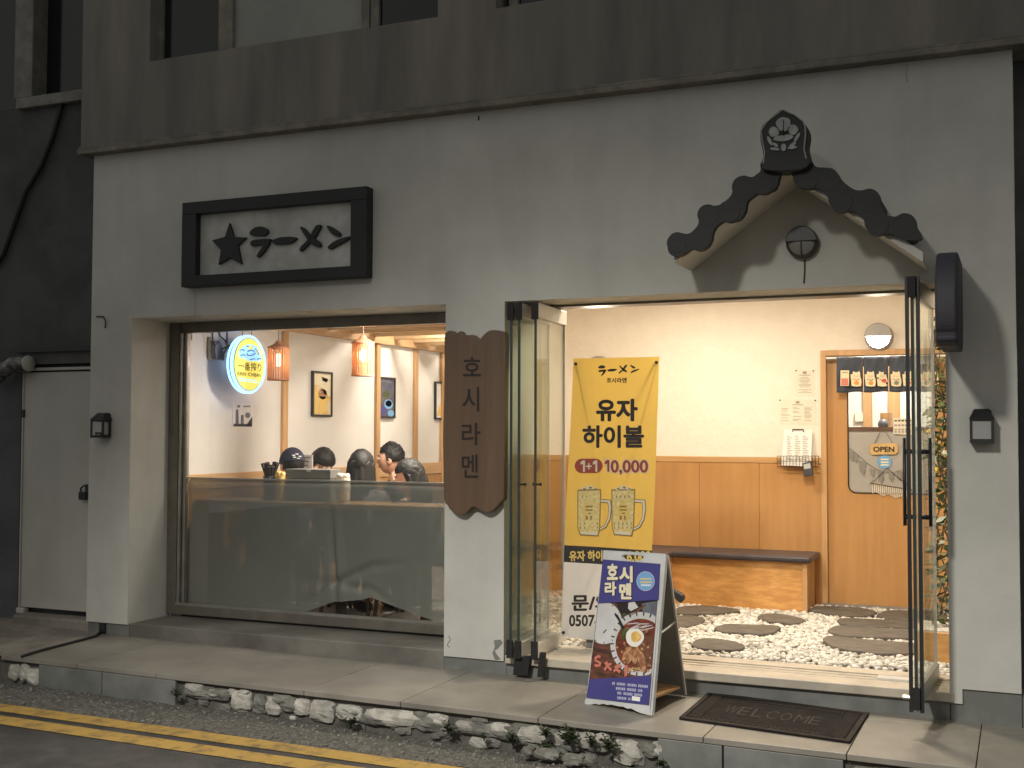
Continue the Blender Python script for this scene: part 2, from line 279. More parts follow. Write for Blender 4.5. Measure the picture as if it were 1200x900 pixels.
# ------------------------------------------------------------------ mesh building
class MB:
    def __init__(s): s.v = []; s.f = []
    def add(s, vs, fs):
        k = len(s.v); s.v += [tuple(v) for v in vs]; s.f += [tuple(i + k for i in f) for f in fs]; return s
    def box(s, x0, x1, y0, y1, z0, z1):
        return s.add([(x0, y0, z0), (x1, y0, z0), (x1, y1, z0), (x0, y1, z0), (x0, y0, z1), (x1, y0, z1), (x1, y1, z1), (x0, y1, z1)],
                     [(0, 3, 2, 1), (4, 5, 6, 7), (0, 1, 5, 4), (1, 2, 6, 5), (2, 3, 7, 6), (3, 0, 4, 7)])
    def hexa(s, a, vec):                       # quad a (4 points) pushed along vec
        vec = Vector(vec); return s.prism(a, vec)
    def prism(s, poly, vec):
        poly = [Vector(p) for p in poly]; vec = Vector(vec); n = len(poly)
        nrm = Vector((0, 0, 0))
        for i in range(n): nrm += poly[i].cross(poly[(i + 1) % n])
        if nrm.dot(vec) > 0: poly = poly[::-1]
        vs = poly + [p + vec for p in poly]
        fs = [tuple(range(n)), tuple(range(2 * n - 1, n - 1, -1))] + [((i + 1) % n, i, n + i, n + (i + 1) % n) for i in range(n)]
        return s.add(vs, fs)
    def flat(s, poly): return s.add(poly, [tuple(range(len(poly)))])
    def tube(s, pts, r, n=8, caps=True):
        pts = [Vector(p) for p in pts]; m = len(pts); rs = r if isinstance(r, (list, tuple)) else [r] * m
        k = len(s.v); prev = None
        for i, p in enumerate(pts):
            d = (pts[min(i + 1, m - 1)] - pts[max(i - 1, 0)]).normalized()
            a = prev if prev else (Vector((0, 0, 1)) if abs(d.z) < 0.9 else Vector((1, 0, 0)))
            a = (a - d * a.dot(d)).normalized(); prev = a; b = d.cross(a)
            for j in range(n):
                t = 2 * math.pi * j / n; s.v.append(tuple(p + (a * math.cos(t) + b * math.sin(t)) * rs[i]))
        for i in range(m - 1):
            for j in range(n):
                s.f.append((k + i * n + j, k + i * n + (j + 1) % n, k + (i + 1) * n + (j + 1) % n, k + (i + 1) * n + j))
        if caps:
            s.f.append(tuple(k + j for j in range(n - 1, -1, -1))); s.f.append(tuple(k + (m - 1) * n + j for j in range(n)))
        return s
    def lathe(s, prof, c, axis=(0, 0, 1), n=24):  # prof: (radius, along)
        ax = Vector(axis).normalized(); a = Vector((1, 0, 0)) if abs(ax.x) < 0.9 else Vector((0, 0, 1))
        a = (a - ax * a.dot(ax)).normalized(); b = ax.cross(a); c = Vector(c); k = len(s.v); m = len(prof)
        for r, h in prof:
            for j in range(n):
                t = 2 * math.pi * j / n; s.v.append(tuple(c + ax * h + (a * math.cos(t) + b * math.sin(t)) * r))
        for i in range(m - 1):
            for j in range(n):
                s.f.append((k + i * n + j, k + i * n + (j + 1) % n, k + (i + 1) * n + (j + 1) % n, k + (i + 1) * n + j))
        s.f.append(tuple(k + j for j in range(n - 1, -1, -1))); s.f.append(tuple(k + (m - 1) * n + j for j in range(n)))
        return s
    def ball(s, c, r, nu=16, nv=10, fn=None):
        c = Vector(c); rr = r if isinstance(r, (tuple, list)) else (r, r, r); k = len(s.v)
        for i in range(1, nv):
            p = math.pi * i / nv
            for j in range(nu):
                t = 2 * math.pi * j / nu; q = Vector((math.sin(p) * math.cos(t), math.sin(p) * math.sin(t), math.cos(p)))
                if fn: q = fn(q)
                s.v.append((c.x + q.x * rr[0], c.y + q.y * rr[1], c.z + q.z * rr[2]))
        for i in range(nv - 2):
            for j in range(nu):
                s.f.append((k + i * nu + j, k + (i + 1) * nu + j, k + (i + 1) * nu + (j + 1) % nu, k + i * nu + (j + 1) % nu))
        for z, row, rev in ((1, 0, False), (-1, nv - 2, True)):
            q = Vector((0, 0, z)); q = fn(q) if fn else q
            t = len(s.v); s.v.append((c.x + q.x * rr[0], c.y + q.y * rr[1], c.z + q.z * rr[2]))
            for j in range(nu):
                a, b = k + row * nu + j, k + row * nu + (j + 1) % nu
                s.f.append((t, b, a) if rev else (t, a, b))
        return s
    def grid(s, fn, nu, nv):
        k = len(s.v)
        for i in range(nv + 1):
            for j in range(nu + 1): s.v.append(tuple(fn(j / nu, i / nv)))
        for i in range(nv):
            for j in range(nu):
                a = k + i * (nu + 1) + j; s.f.append((a, a + 1, a + nu + 2, a + nu + 1))
        return s
    def build(s, name, m, parent=None, smooth=False, bevel=0.0, label=None, cat=None, group=None, kind=None, solid=0.0, sub=0):
        me = bpy.data.meshes.new(name)
        vs = s.v; off = Vector((0, 0, 0))
        if parent is None and kind is None and vs:
            a = np.array(vs); off = Vector(((a[:, 0].min() + a[:, 0].max()) / 2, (a[:, 1].min() + a[:, 1].max()) / 2, a[:, 2].min()))
            vs = [tuple(Vector(v) - off) for v in vs]
        me.from_pydata(vs, [], s.f); me.update()
        ms = m if isinstance(m, (list, tuple)) else [m]
        for mm in ms: me.materials.append(mm)
        if smooth: me.polygons.foreach_set('use_smooth', [True] * len(me.polygons))
        return link(me, name, parent, off, bevel, label, cat, group, kind, solid, sub)

def link(me, name, parent=None, off=Vector((0, 0, 0)), bevel=0, label=None, cat=None, group=None, kind=None, solid=0, sub=0):
    o = bpy.data.objects.new(name, me); col.objects.link(o); o.location = off
    if parent is not None: setparent(o, parent)
    if solid:
        md = o.modifiers.new('solid', 'SOLIDIFY'); md.thickness = solid; md.offset = 0
    if sub:
        md = o.modifiers.new('sub', 'SUBSURF'); md.levels = sub; md.render_levels = sub
    if bevel:
        md = o.modifiers.new('bevel', 'BEVEL'); md.width = bevel; md.segments = 2; md.limit_method = 'ANGLE'; md.angle_limit = rad(40)
    tag(o, label, cat, group, kind)
    return o
WORLD = {}
def setparent(o, p):
    o.parent = p
    q = p; mw = Matrix.Identity(4)
    chain = []
    while q is not None: chain.append(q); q = q.parent
    for q in reversed(chain):
        mw = mw @ (q.matrix_parent_inverse if q.parent else Matrix.Identity(4)) @ q.matrix_basis
    o.matrix_parent_inverse = mw.inverted()
def tag(o, label=None, cat=None, group=None, kind=None):
    if label: o['label'] = label
    if cat: o['category'] = cat
    if group: o['group'] = group
    if kind: o['kind'] = kind
    return o
def empty(name, loc, label, cat, group=None, kind=None):
    o = bpy.data.objects.new(name, None); o.empty_display_size = 0.1; o.location = loc; col.objects.link(o)
    return tag(o, label, cat, group, kind)
def copy_tree(o, parent=None, seen=None):
    c = o.copy(); col.objects.link(c)
    if parent is not None: c.parent = parent
    for ch in [x for x in bpy.data.objects if x.parent == o]: copy_tree(ch, c)
    return c

# ------------------------------------------------------------------ lettering: fitted into a box of a plane
TXT = {}
def textpolys(s, bold=0.0):
    key = (s, bold)
    if key in TXT: return TXT[key]
    c = bpy.data.curves.new('t', 'FONT'); c.body = s; c.offset = bold; c.resolution_u = 3
    o = bpy.data.objects.new('t', c); col.objects.link(o)
    bpy.context.view_layer.update(); dg = bpy.context.evaluated_depsgraph_get()
    me = bpy.data.meshes.new_from_object(o.evaluated_get(dg))
    vs = [tuple(v.co[:2]) for v in me.vertices]; fs = [tuple(p.vertices) for p in me.polygons]
    bpy.data.objects.remove(o); bpy.data.curves.remove(c); bpy.data.meshes.remove(me)
    TXT[key] = (vs, fs); return TXT[key]
def lettering(s, pf, box, m, parent, name='lettering', bold=0.0, mb=None):
    """pf(u,v) -> point on the plane; box = u0,v0,u1,v1 with v downwards"""
    vs, fs = textpolys(s, min(bold, 0.0)); a = np.array(vs); bb = max(bold, 0.0); lo = a.min(0) - bb; hi = a.max(0) + bb
    u0, v0, u1, v1 = box; own = mb is None; mb = mb or MB()
    P = lambda x, y: pf(u0 + (x - lo[0]) / (hi[0] - lo[0]) * (u1 - u0), v1 - (y - lo[1]) / (hi[1] - lo[1]) * (v1 - v0))
    mb.add([P(x, y) for x, y in vs], fs)
    if bb:                                    # heavier weight: the outline is thickened all round
        o_, a_, b_ = P(0, 0), P(1, 0) - P(0, 0), P(0, 1) - P(0, 0); n = a_.cross(b_).normalized()
        if n.dot(CAM - o_) < 0: n = -n
        for k in range(8):
            t = math.pi * k / 4; e = n * (0.00004 * (k + 1))
            mb.add([P(x + bb * math.cos(t), y + bb * math.sin(t)) + e for x, y in vs], fs)
    return mb.build(name, m, parent) if own else mb
def planef(o, uvec, vvec, lift):
    o, uvec, vvec = Vector(o), Vector(uvec), Vector(vvec); n = uvec.cross(vvec).normalized()
    return lambda u, v: o + uvec * u + vvec * v - n * lift   # -n: towards the viewer when u right, v down
def ell(cx, cy, rx, ry, n=20, rot=0.0, wob=0.0):
    out = []
    for i in range(n):
        t = 2 * math.pi * i / n; k = 1 + wob * math.sin(3 * t + cx * 7) + wob * 0.6 * math.cos(5 * t + cy * 3)
        x, y = math.cos(t) * rx * k, math.sin(t) * ry * k
        out.append((cx + x * math.cos(rot) - y * math.sin(rot), cy + x * math.sin(rot) + y * math.cos(rot)))
    return out
def catmull(pts, k=3):
    out = []; n = len(pts)
    for i in range(n):
        p0, p1, p2, p3 = (np.array(pts[(i + d) % n], float) for d in (-1, 0, 1, 2))
        for j in range(k):
            t = j / k; out.append(tuple(0.5 * (2 * p1 + (p2 - p0) * t + (2 * p0 - 5 * p1 + 4 * p2 - p3) * t * t + (3 * p1 - p0 - 3 * p2 + p3) * t ** 3)))
    return out
STROKES = {'star': [[(250, 218), (268, 275), (320, 278), (285, 312), (300, 388), (252, 362), (205, 390), (215, 330), (178, 290), (232, 275)]],
 'ra': [[(333, 262), (340, 248), (358, 236), (385, 233), (408, 247), (400, 268), (370, 272), (345, 270)],
        [(336, 302), (350, 288), (415, 283), (418, 292), (412, 308), (395, 335), (370, 360), (363, 350), (385, 318), (380, 308), (345, 314)]],
 'bar': [[(425, 292), (440, 284), (460, 277), (500, 275), (528, 280), (515, 294), (495, 304), (440, 307)]],
 'me': [[(605, 232), (628, 228), (617, 255), (600, 280), (550, 333), (540, 328), (548, 312), (575, 285)],
        [(543, 240), (556, 238), (590, 272), (625, 300), (622, 318), (585, 302)]],
 'n': [[(652, 235), (662, 230), (690, 246), (708, 262), (700, 274), (675, 265)],
       [(657, 315), (690, 290), (745, 273), (740, 285), (715, 301), (690, 315), (665, 327)]]}

# ================================================================== THE GROUND
SL = -0.0095
def zs(x): return SL * x                      # pavement falls gently to the right
def zr(x): return -0.17 + SL * x
XL, XR = -14.0, 7.0
road = MB().grid(lambda u, v: (XL + (XR - XL) * u, -26 + 24.62 * v, zr(XL + (XR - XL) * u)), 20, 20).build('road', M['asphalt'], kind='structure')
def stripe(y0, y1):
    mb = MB().grid(lambda u, v: (XL + (XR - XL) * u, y0 + (y1 - y0) * v + 0.004 * noise.noise((u * 90, v * 3, y0)), zr(XL + (XR - XL) * u) + 0.004), 160, 1)
    return mb.build('yellow_line', M['yellow'], road)
stripe(-1.475, -1.335); stripe(-1.69, -1.545)
def vz(x, y): return zr(x) + 0.006 - (0.008 + 0.03 * min(1, max(0, (x + 4.2) / 1.5))) * max(0, (y + 1.30) / 0.45) + 0.012 * noise.noise((x * 5, y * 5, 0)) + 0.008 * noise.noise((x * 17, y * 17, 2))
MB().grid(lambda u, v: ((lambda x, y: (x, y, vz(x, y) if v > 0.02 else zr(x) - 0.01))(-9 + 12 * u, -1.29 + 0.02 * noise.noise((u * 40, 0, 0)) * (1 - v) + 0.47 * v)), 320, 14).build('verge', M['verge'], smooth=True, kind='structure')

def scatter(name, pts, m, smooth=True, **k):
    """many small stones as one mesh: pts = (x,y,z,rx,ry,rz,rot)"""
    bm = bmesh.new(); bmesh.ops.create_icosphere(bm, subdivisions=1, radius=1); base = np.array([v.co[:] for v in bm.verts]); fb = np.array([[v.index for v in f.verts] for f in bm.faces]); bm.free()
    rng = np.random.default_rng(3); V = []; F = []; n = len(base)
    for i, (x, y, z, rx, ry, rz, a) in enumerate(pts):
        q = base * (1 + 0.22 * (rng.random((n, 1)) - 0.5)); q = q * (rx, ry, rz)
        tx = (rng.random() - 0.5) * 0.9; c, s_ = math.cos(tx), math.sin(tx); q = np.stack([q[:, 0], q[:, 1] * c - q[:, 2] * s_, q[:, 1] * s_ + q[:, 2] * c], 1)
        c, s_ = math.cos(a), math.sin(a); q = np.stack([q[:, 0] * c - q[:, 1] * s_, q[:, 0] * s_ + q[:, 1] * c, q[:, 2]], 1)
        V.append(q + (x, y, z)); F.append(fb + i * n)
    V = np.concatenate(V); F = np.concatenate(F)
    me = bpy.data.meshes.new(name); me.vertices.add(len(V)); me.vertices.foreach_set('co', V.ravel().astype(np.float32))
    me.loops.add(F.size); me.loops.foreach_set('vertex_index', F.ravel().astype(np.int32))
    me.polygons.add(len(F)); me.polygons.foreach_set('loop_start', np.arange(0, F.size, 3, dtype=np.int32))
    me.update(calc_edges=True); me.validate()
    if smooth: me.polygons.foreach_set('use_smooth', [True] * len(F))
    me.materials.append(m)
    return link(me, name, kind='stuff', **k)
pts = []
for i in range(3600):
    x = random.uniform(-7.5, 0.6); y = -1.31 + 0.40 * random.random() ** 0.75; r = random.choice([0.003, 0.0035, 0.004, 0.005, 0.008]) * random.uniform(0.7, 1.3)
    pts.append((x, y, vz(x, y) + r * 0.2, r * 1.3, r, r * 0.8, random.uniform(0, 6.3)))
scatter('loose_grit', pts, M['stone2'], label='loose grey grit lying along the foot of the rubble kerb')

# pavement: bed, tiles, kerb
def slab(mb, x0, x1, y0, y1, top, th):
    vs = [(x0, y0, top(x0) - th), (x1, y0, top(x1) - th), (x1, y1, top(x1) - th), (x0, y1, top(x0) - th), (x0, y0, top(x0)), (x1, y0, top(x1)), (x1, y1, top(x1)), (x0, y1, top(x0))]
    return mb.add(vs, [(0, 3, 2, 1), (4, 5, 6, 7), (0, 1, 5, 4), (1, 2, 6, 5), (2, 3, 7, 6), (3, 0, 4, 7)])
EDGE = -0.885
pavement = slab(MB(), XL, XR, EDGE + 0.035, 0.30, lambda x: zs(x) - 0.028, 0.3).build('pavement', M['grout'], kind='structure')
tx = [-6.05, -5.42, -4.80, -3.75, -3.13, -2.32, -1.45, -0.77, -0.21, 0.45, 1.1]
for a, b in zip(tx[:-1], tx[1:]):
    slab(MB(), a + 0.002, b - 0.002, EDGE, -0.135, zs, 0.03).build('paving_tile', M['pave'], pavement, bevel=0.003)
    slab(MB(), a + 0.002, b - 0.002, -0.131, 0.02, lambda x: zs(x) - 0.001, 0.03).build('paving_tile', M['pave'], pavement, bevel=0.002)
MB().grid(lambda u, v: ((lambda x, y: (x, y, zs(x) - 0.004 + 0.012 * noise.noise((x * 3, y * 3, 5))))(-11 + 4.945 * u, EDGE + 1.4 * v)), 70, 24).build('rough_concrete', M['concrete'], pavement, smooth=True)
# kerb with mortar, stones and facing tiles
kerb = MB().grid(lambda u, v: ((lambda x, t: (x, EDGE + 0.046 + 0.022 * noise.noise((x * 7, t * 3, 1)) + 0.010 * noise.noise((x * 25, t * 9, 1)) - 0.015 * (1 - t) ** 2, zs(x) - 0.031 - 0.23 * (1 - t)))(-9 + 12 * u, v)), 300, 8).build('kerb', M['mortar'], smooth=True, kind='structure')
FY = EDGE + 0.004
def face_tile(x0, x1, deep=0.24):
    slab(MB(), x0, x1, FY, FY + 0.05, lambda x: zs(x) - 0.033, deep).build('facing_tile', M['plinth'], kerb, bevel=0.004)
xs = [oy(px, py, FY).x for px, py in ((45, 795), (119, 803), (205, 815), (771, 870), (847, 880), (988, 895))]
face_tile(xs[0], xs[1] - 0.003); face_tile(xs[1] + 0.003, xs[2]); face_tile(xs[3], xs[4] - 0.004); face_tile(xs[4] + 0.004, xs[5])
def rock(c, rx, ry, rz, seed):
    def fn(q):
        k = 1 + 0.36 * noise.noise(q * 1.6 + Vector((seed * 3.1, 0, 0))) + 0.12 * noise.noise(q * 4.5 + Vector((0, seed, 0)))
        q = q * k
        for ax in (0, 2):
            lim = 0.80; 
            if abs(q[ax]) > lim: q[ax] = math.copysign(lim + (abs(q[ax]) - lim) * 0.35, q[ax])
        return q
    return MB().ball(c, (rx, ry, rz), 14, 9, fn)
A = lambda x, y: (200 + x / 5.4545, 790 + y / 5.4545)
B = lambda x, y: (400 + x / 3.0, 720 + y / 3.0)
D = lambda x, y: (x / 3.0, 720 + y / 3.0)
STN = [(A(140, 75), 11.5, 5.5, 0), (A(275, 88), 10, 4, 0), (A(435, 122), 11.5, 11, 0), (A(455, 72), 6, 2.2, 0), (A(640, 145), 9, 9.5, 0), (A(820, 172), 9.5, 9, 0),
       (A(955, 180), 14, 12, 0), (A(915, 242), 5.5, 3.5, 0), (A(1120, 175), 15, 9.5, 0), (A(170, 130), 17, 5, 1), (A(300, 135), 12, 6, 1), (A(560, 175), 8, 8, 1), (A(745, 195), 12, 8, 1), (A(700, 110), 12, 5, 1),
       (A(1120, 255), 12, 6, 1), (B(175, 328), 30, 9, 0), (B(325, 345), 13, 7.5, 0), (B(440, 367), 13, 5.5, 0), (B(552, 384), 11, 6, 0), (B(675, 385), 17, 9, 0), (B(663, 427), 18, 8, 0), (B(765, 396), 10, 8, 0),
       (B(850, 412), 11, 8.5, 0), (B(913, 424), 7.5, 7, 0), (B(1005, 440), 15, 13.5, 0), (B(1108, 440), 6, 8, 0), (B(305, 388), 17, 8, 1), (B(475, 405), 22, 7.5, 1), (B(120, 375), 22, 6, 1), (B(565, 420), 18, 8, 1), (B(800, 452), 15, 10, 1),
       (B(905, 465), 15, 9, 1), (B(1085, 482), 13, 8, 1), (B(480, 350), 9, 4, 1), (B(1065, 425), 10, 6, 1), (D(40, 207), 7, 8, 0), (D(76, 206), 5, 9, 0), (D(106, 207), 7.5, 8.5, 0), ((1015, 899), 12, 6, 1), ((1045, 905), 14, 7, 1)]
for i, ((px, py), hw, hh, dark) in enumerate(STN):
    c = oy(px, py, EDGE - 0.005); k = (c - CAM).length / FPX
    rz_ = hh * k * 1.2; c.z = min(c.z, zs(c.x) - 0.036 - 0.03 * ((i * 37) % 10) / 10 - rz_ * 0.92); rock(c + Vector((0, 0.036, 0)), hw * k * 1.38, 0.034, rz_, i).build('stone', M['stone2'] if dark else M['stone'], kerb, smooth=False)
rr_ = random.Random(21)
for i in range(46):
    x = rr_.uniform(-4.52, -1.78); z = zs(x) - rr_.uniform(0.06, 0.19); r = rr_.uniform(0.018, 0.05)
    rock(Vector((x, EDGE + 0.034 + 0.25 * max(0, 0.15 - (zs(x) - z)) * 0.1, z)), r * rr_.uniform(1.0, 1.8), 0.022, r * 0.75, 200 + i).build('stone', M['stone2'] if rr_.random() < 0.8 else M['stone'], kerb)
for i, (px, py, hw) in enumerate(((642, 884, 15), (672, 890, 12), (620, 880, 7))):
    c = oz(px, py, zr(-2.2) + 0.03); rock(c, hw * 0.0052, 0.05, 0.03, 50 + i).build('stone', M['stone2'], None, label=['flat grey stone lying on the verge below the weeds', 'smaller flat stone lying right of the flat one on the verge', 'small knobbly stone lying left of the flat one on the verge'][i], cat='stone', group='loose stones on the verge')

def weed(px, py, h, wide, seed, label):
    rnd = random.Random(seed); b = oy(px, py, EDGE - 0.04); mb = MB()
    for i in range(rnd.randint(4, 6)):
        a = rnd.uniform(0, 6.28); lean = rnd.uniform(0.1, 0.5); hh = h * rnd.uniform(0.6, 1.0)
        top = b + Vector((math.cos(a) * lean * wide, math.sin(a) * lean * wide * 0.5 - 0.02, hh))
        mb.tube([b, (b + top) / 2 + Vector((0, 0, 0.01)), top], [0.003, 0.0022, 0.001], 4)
        for j in range(9):
            t = 0.25 + 0.75 * j / 8; p = b.lerp(top, t); al = j * 2.4 + a; L = wide * rnd.uniform(0.28, 0.48) * (1.15 - 0.5 * t); wv = L * 0.22
            d = Vector((math.cos(al), math.sin(al), rnd.uniform(0.05, 0.6))).normalized(); s = d.cross(Vector((0, 0, 1))).normalized(); m_ = p + d * L * 0.5 + Vector((0, 0, L * 0.12))
            mb.add([p, m_ + s * wv, p + d * L - Vector((0, 0, L * 0.1)), m_ - s * wv], [(0, 1, 2, 3)])
    mb.build('weed', M['weed'], None, label=label, cat='weed', group='weeds growing from the rubble kerb')
weed(208, 818, 0.064, 0.076, 1, 'dark weed at the right end of the two left kerb tiles')
weed(412, 851, 0.051, 0.102, 2, 'low weed under the pale stones, leftmost after the long gap')
weed(525, 862, 0.085, 0.102, 3, 'bushy weed below the middle of the pavement edge, left of the small sprig')
weed(567, 868, 0.051, 0.060, 4, 'small sprig of weed between the bushy weed and the large pale stone')
weed(601, 874, 0.085, 0.085, 5, 'dark weed hugging the left side of the two stacked pale stones')
weed(640, 866, 0.076, 0.093, 6, 'leafy weed just right of the two stacked pale stones')
weed(667, 872, 0.115, 0.128, 7, 'tallest weed with pointed leaves, rising to the pavement edge')
weed(694, 876, 0.089, 0.093, 8, 'weed between the tallest one and the dark one by the round stone')
weed(714, 880, 0.093, 0.111, 9, 'dark weed at the left of the big round pale stone')
weed(641, 880, 0.043, 0.085, 10, 'low weed growing over the flat stone on the verge')
weed(283 + 490, 899, 0.043, 0.085, 11, 'low mossy tuft at the foot of the right kerb tiles')

# ================================================================== THE SHOP BUILDING
shop = empty('shop_building', (-3.1, 0.2, 0), 'white rendered ramen shop with lit window and open entrance below a dark upper storey', 'building')
def wallgrid(xsb, zsb, y0, y1, solid):
    """one mesh: cells of a grid that are solid, with reveals"""
    mb = MB(); nx, nz = len(xsb) - 1, len(zsb) - 1
    f = lambda i, j: 0 <= i < nx and 0 <= j < nz and solid(i, j)
    idx = {}
    def v(i, j, k):
        if (i, j, k) not in idx: idx[(i, j, k)] = len(mb.v); mb.v.append((xsb[i], (y0, y1)[k], zsb[j]))
        return idx[(i, j, k)]
    for i in range(nx):
        for j in range(nz):
            if not f(i, j): continue
            mb.f.append((v(i, j, 0), v(i + 1, j, 0), v(i + 1, j + 1, 0), v(i, j + 1, 0)))
            mb.f.append((v(i, j, 1), v(i, j + 1, 1), v(i + 1, j + 1, 1), v(i + 1, j, 1)))
            if not f(i - 1, j): mb.f.append((v(i, j, 0), v(i, j + 1, 0), v(i, j + 1, 1), v(i, j, 1)))
            if not f(i + 1, j): mb.f.append((v(i + 1, j, 0), v(i + 1, j, 1), v(i + 1, j + 1, 1), v(i + 1, j + 1, 0)))
            if not f(i, j - 1): mb.f.append((v(i, j, 0), v(i, j, 1), v(i + 1, j, 1), v(i + 1, j, 0)))
            if not f(i, j + 1): mb.f.append((v(i, j + 1, 0), v(i + 1, j + 1, 0), v(i + 1, j + 1, 1), v(i, j + 1, 1)))
    return mb
WX0, WX1, EX0, EX1, HEAD = -5.80, -3.31, -2.905, -0.364, 2.30
gx = [-6.175, WX0, WX1, EX0, EX1, -0.302, -0.02]; gz = [0.095, 0.110, 0.136, 0.172, HEAD, 3.50]
botz = {0: 2, 1: 9, 2: 1, 3: 9, 4: 0, 5: 3}
wallgrid(gx, gz, 0.0, 0.45, lambda i, j: j >= 4 or j >= botz[i]).build('facade_wall', M['paint'], shop)
# plinth pieces, slightly behind the render
for x0, x1, z1 in ((-6.17, WX0 + 0.002, 0.134), (WX1 - 0.003, EX0 + 0.01, 0.108), (-0.36, -0.02, 0.171)):
    slab(MB(), x0, x1, 0.014, 0.44, lambda x, z1=z1: z1, z1 + 0.12).build('plinth', M['plinth'], shop)
slab(MB(), -0.02, 1.3, 0.03, 0.4, lambda x: 0.165, 0.3).build('plinth', M['plinth'], shop)
# patches of peeled paint
pp = [[(594, 422), (640, 417), (655, 440), (620, 480), (598, 492), (612, 520), (640, 556), (600, 558), (582, 510), (600, 470)]]
mb = MB().prism([oy(480 + x / 6, 680 + y / 6, 0.0) for x, y in pp[0]], (0, -0.0025, 0)).build('peeled_patch', M['plinth'], shop)
MB().tube([oy(480 + x / 6, 680 + y / 6, -0.001) for x, y in ((275, 390), (287, 418), (268, 445), (265, 460), (282, 470))], 0.0018, 5).build('wall_crack', M['grout'], shop)
for ck in (((229, 340), (228, 350), (229.5, 358), (227.5, 372)), ((1063, 76), (1062, 88), (1064, 97))):
    MB().tube([oy(x, y, -0.0008) for x, y in ck], 0.0009, 4).build('wall_crack', M['crack'], shop)
# window step
MB().box(WX0 + 0.003, WX1 - 0.004, 0.012, 0.47, -0.1, 0.143).build('window_step', M['step'], shop, bevel=0.006)
MB().box(WX0 + 0.003, WX1 - 0.004, 0.47, 0.55, -0.1, 0.16).build('window_sill', M['bronze'], shop)
# threshold
th = MB().box(EX0 + 0.01, EX1 - 0.0, 0.02, 0.30, -0.1, 0.098).build('threshold_riser', M['plinth'], shop)
MB().box(EX0 + 0.012, EX1 + 0.02, -0.012, 0.165, 0.100, 0.150).build('threshold', M['thresh'], shop, bevel=0.005)
mb = MB()
mb.box(EX0 + 0.012, EX1 + 0.02, 0.168, 0.215, 0.1, 0.152); mb.box(EX0 + 0.012, EX1 + 0.02, 0.215, 0.24, 0.1, 0.138); mb.box(EX0 + 0.012, EX1 + 0.02, 0.24, 0.275, 0.1, 0.152)
mb.box(EX0 + 0.012, EX1 + 0.02, 0.275, 0.298, 0.1, 0.138); mb.box(EX0 + 0.012, EX1 + 0.02, 0.298, 0.43, 0.1, 0.156)
mb.build('floor_track', M['thresh'], shop, bevel=0.002)
q = oz(1060, 796, 0.154); MB().box(q.x - 0.14, q.x + 0.03, q.y - 0.05, q.y + 0.03, 0.150, 0.162).build('floor_spring_plate', M['rail'], shop, bevel=0.002)
# head track over the entrance
MB().box(EX0, EX1, 0.30, 0.44, 2.285, HEAD - 0.002).build('head_track', M['bronze'], shop)
# upper storey with ledge
ux = [-6.245, -5.63, -3.345, -2.945, 0.6]; uz = [3.535, 4.11, 5.9, 6.6]
wallgrid(ux, uz, -0.06, 0.30, lambda i, j: not (j == 1 and i in (1, 3))).build('upper_wall', M['stucco'], shop)
MB().box(-6.26, 0.61, -0.085, 0.3, 3.497, 3.535).build('ledge', M['trim'], shop, bevel=0.006)
MB().box(-6.25, 0.6, -0.078, -0.06, 3.537, 3.552).build('ledge_lip', M['trim'], shop)
for x0, x1, m in ((-5.63, -5.07, 'dkglass'), (-5.02, -3.92, 'blind'), (-3.86, -3.345, 'dkglass'), (-2.87, -1.2, 'dkglass')):
    wn = MB().box(x0 - 0.025, x0 + 0.035, 0.03, 0.09, 4.115, 5.9).box(x1 - 0.035, x1 + 0.025, 0.03, 0.09, 4.115, 5.9).box(x0 + 0.035, x1 - 0.035, 0.03, 0.09, 4.115, 4.15).build('upper_window', M['trim'], shop)
    MB().box(x0 + 0.02, x1 - 0.02, 0.055, 0.075, 4.14, 5.88).build('pane', M[m], wn)
MB().box(-5.62, -0.5, 0.16, 0.18, 4.0, 5.95).build('window_backing', M['dkglass'], shop)
MB().tube([oy(561, 136, -0.09), oy(561, 141, -0.09)], 0.006, 6).build('drip_hook', M['black'], shop)
MB().tube([oy(113, 371, -0.004), oy(121, 371, -0.012), oy(124, 377, -0.02), oy(123, 384, -0.004)], 0.005, 6).build('cable_stub', M['black'], shop)

# big window
win = MB()
win.box(WX0 + 0.004, WX0 + 0.09, 0.40, 0.48, 0.162, 2.298).box(WX1 - 0.10, WX1 - 0.004, 0.44, 0.49, 0.162, 2.298)
win.box(WX0 + 0.09, WX1 - 0.1, 0.42, 0.48, 2.225, 2.298).box(WX0 + 0.09, WX1 - 0.1, 0.40, 0.48, 0.162, 0.225)
win = win.build('shop_window', M['bronze'], shop, bevel=0.003)
MB().box(WX0 + 0.094, WX0 + 0.112, 0.405, 0.46, 0.226, 2.223).build('window_stile', M['alu'], win, bevel=0.002)
MB().box(WX0 + 0.118, WX0 + 0.14, 0.43, 0.47, 0.226, 2.223).build('window_stile', M['alu'], win, bevel=0.002)
MB().box(WX0 + 0.09, WX1 - 0.1, 0.40, 0.43, 0.226, 0.245).build('bottom_bead', M['alu'], win)
MB().box(WX0 + 0.115, WX1 - 0.09, 0.437, 0.445, 0.23, 2.224).build('glass_pane', M['glass'], win)
FX0, FX1 = WX0 + 0.125, WX1 - 0.06
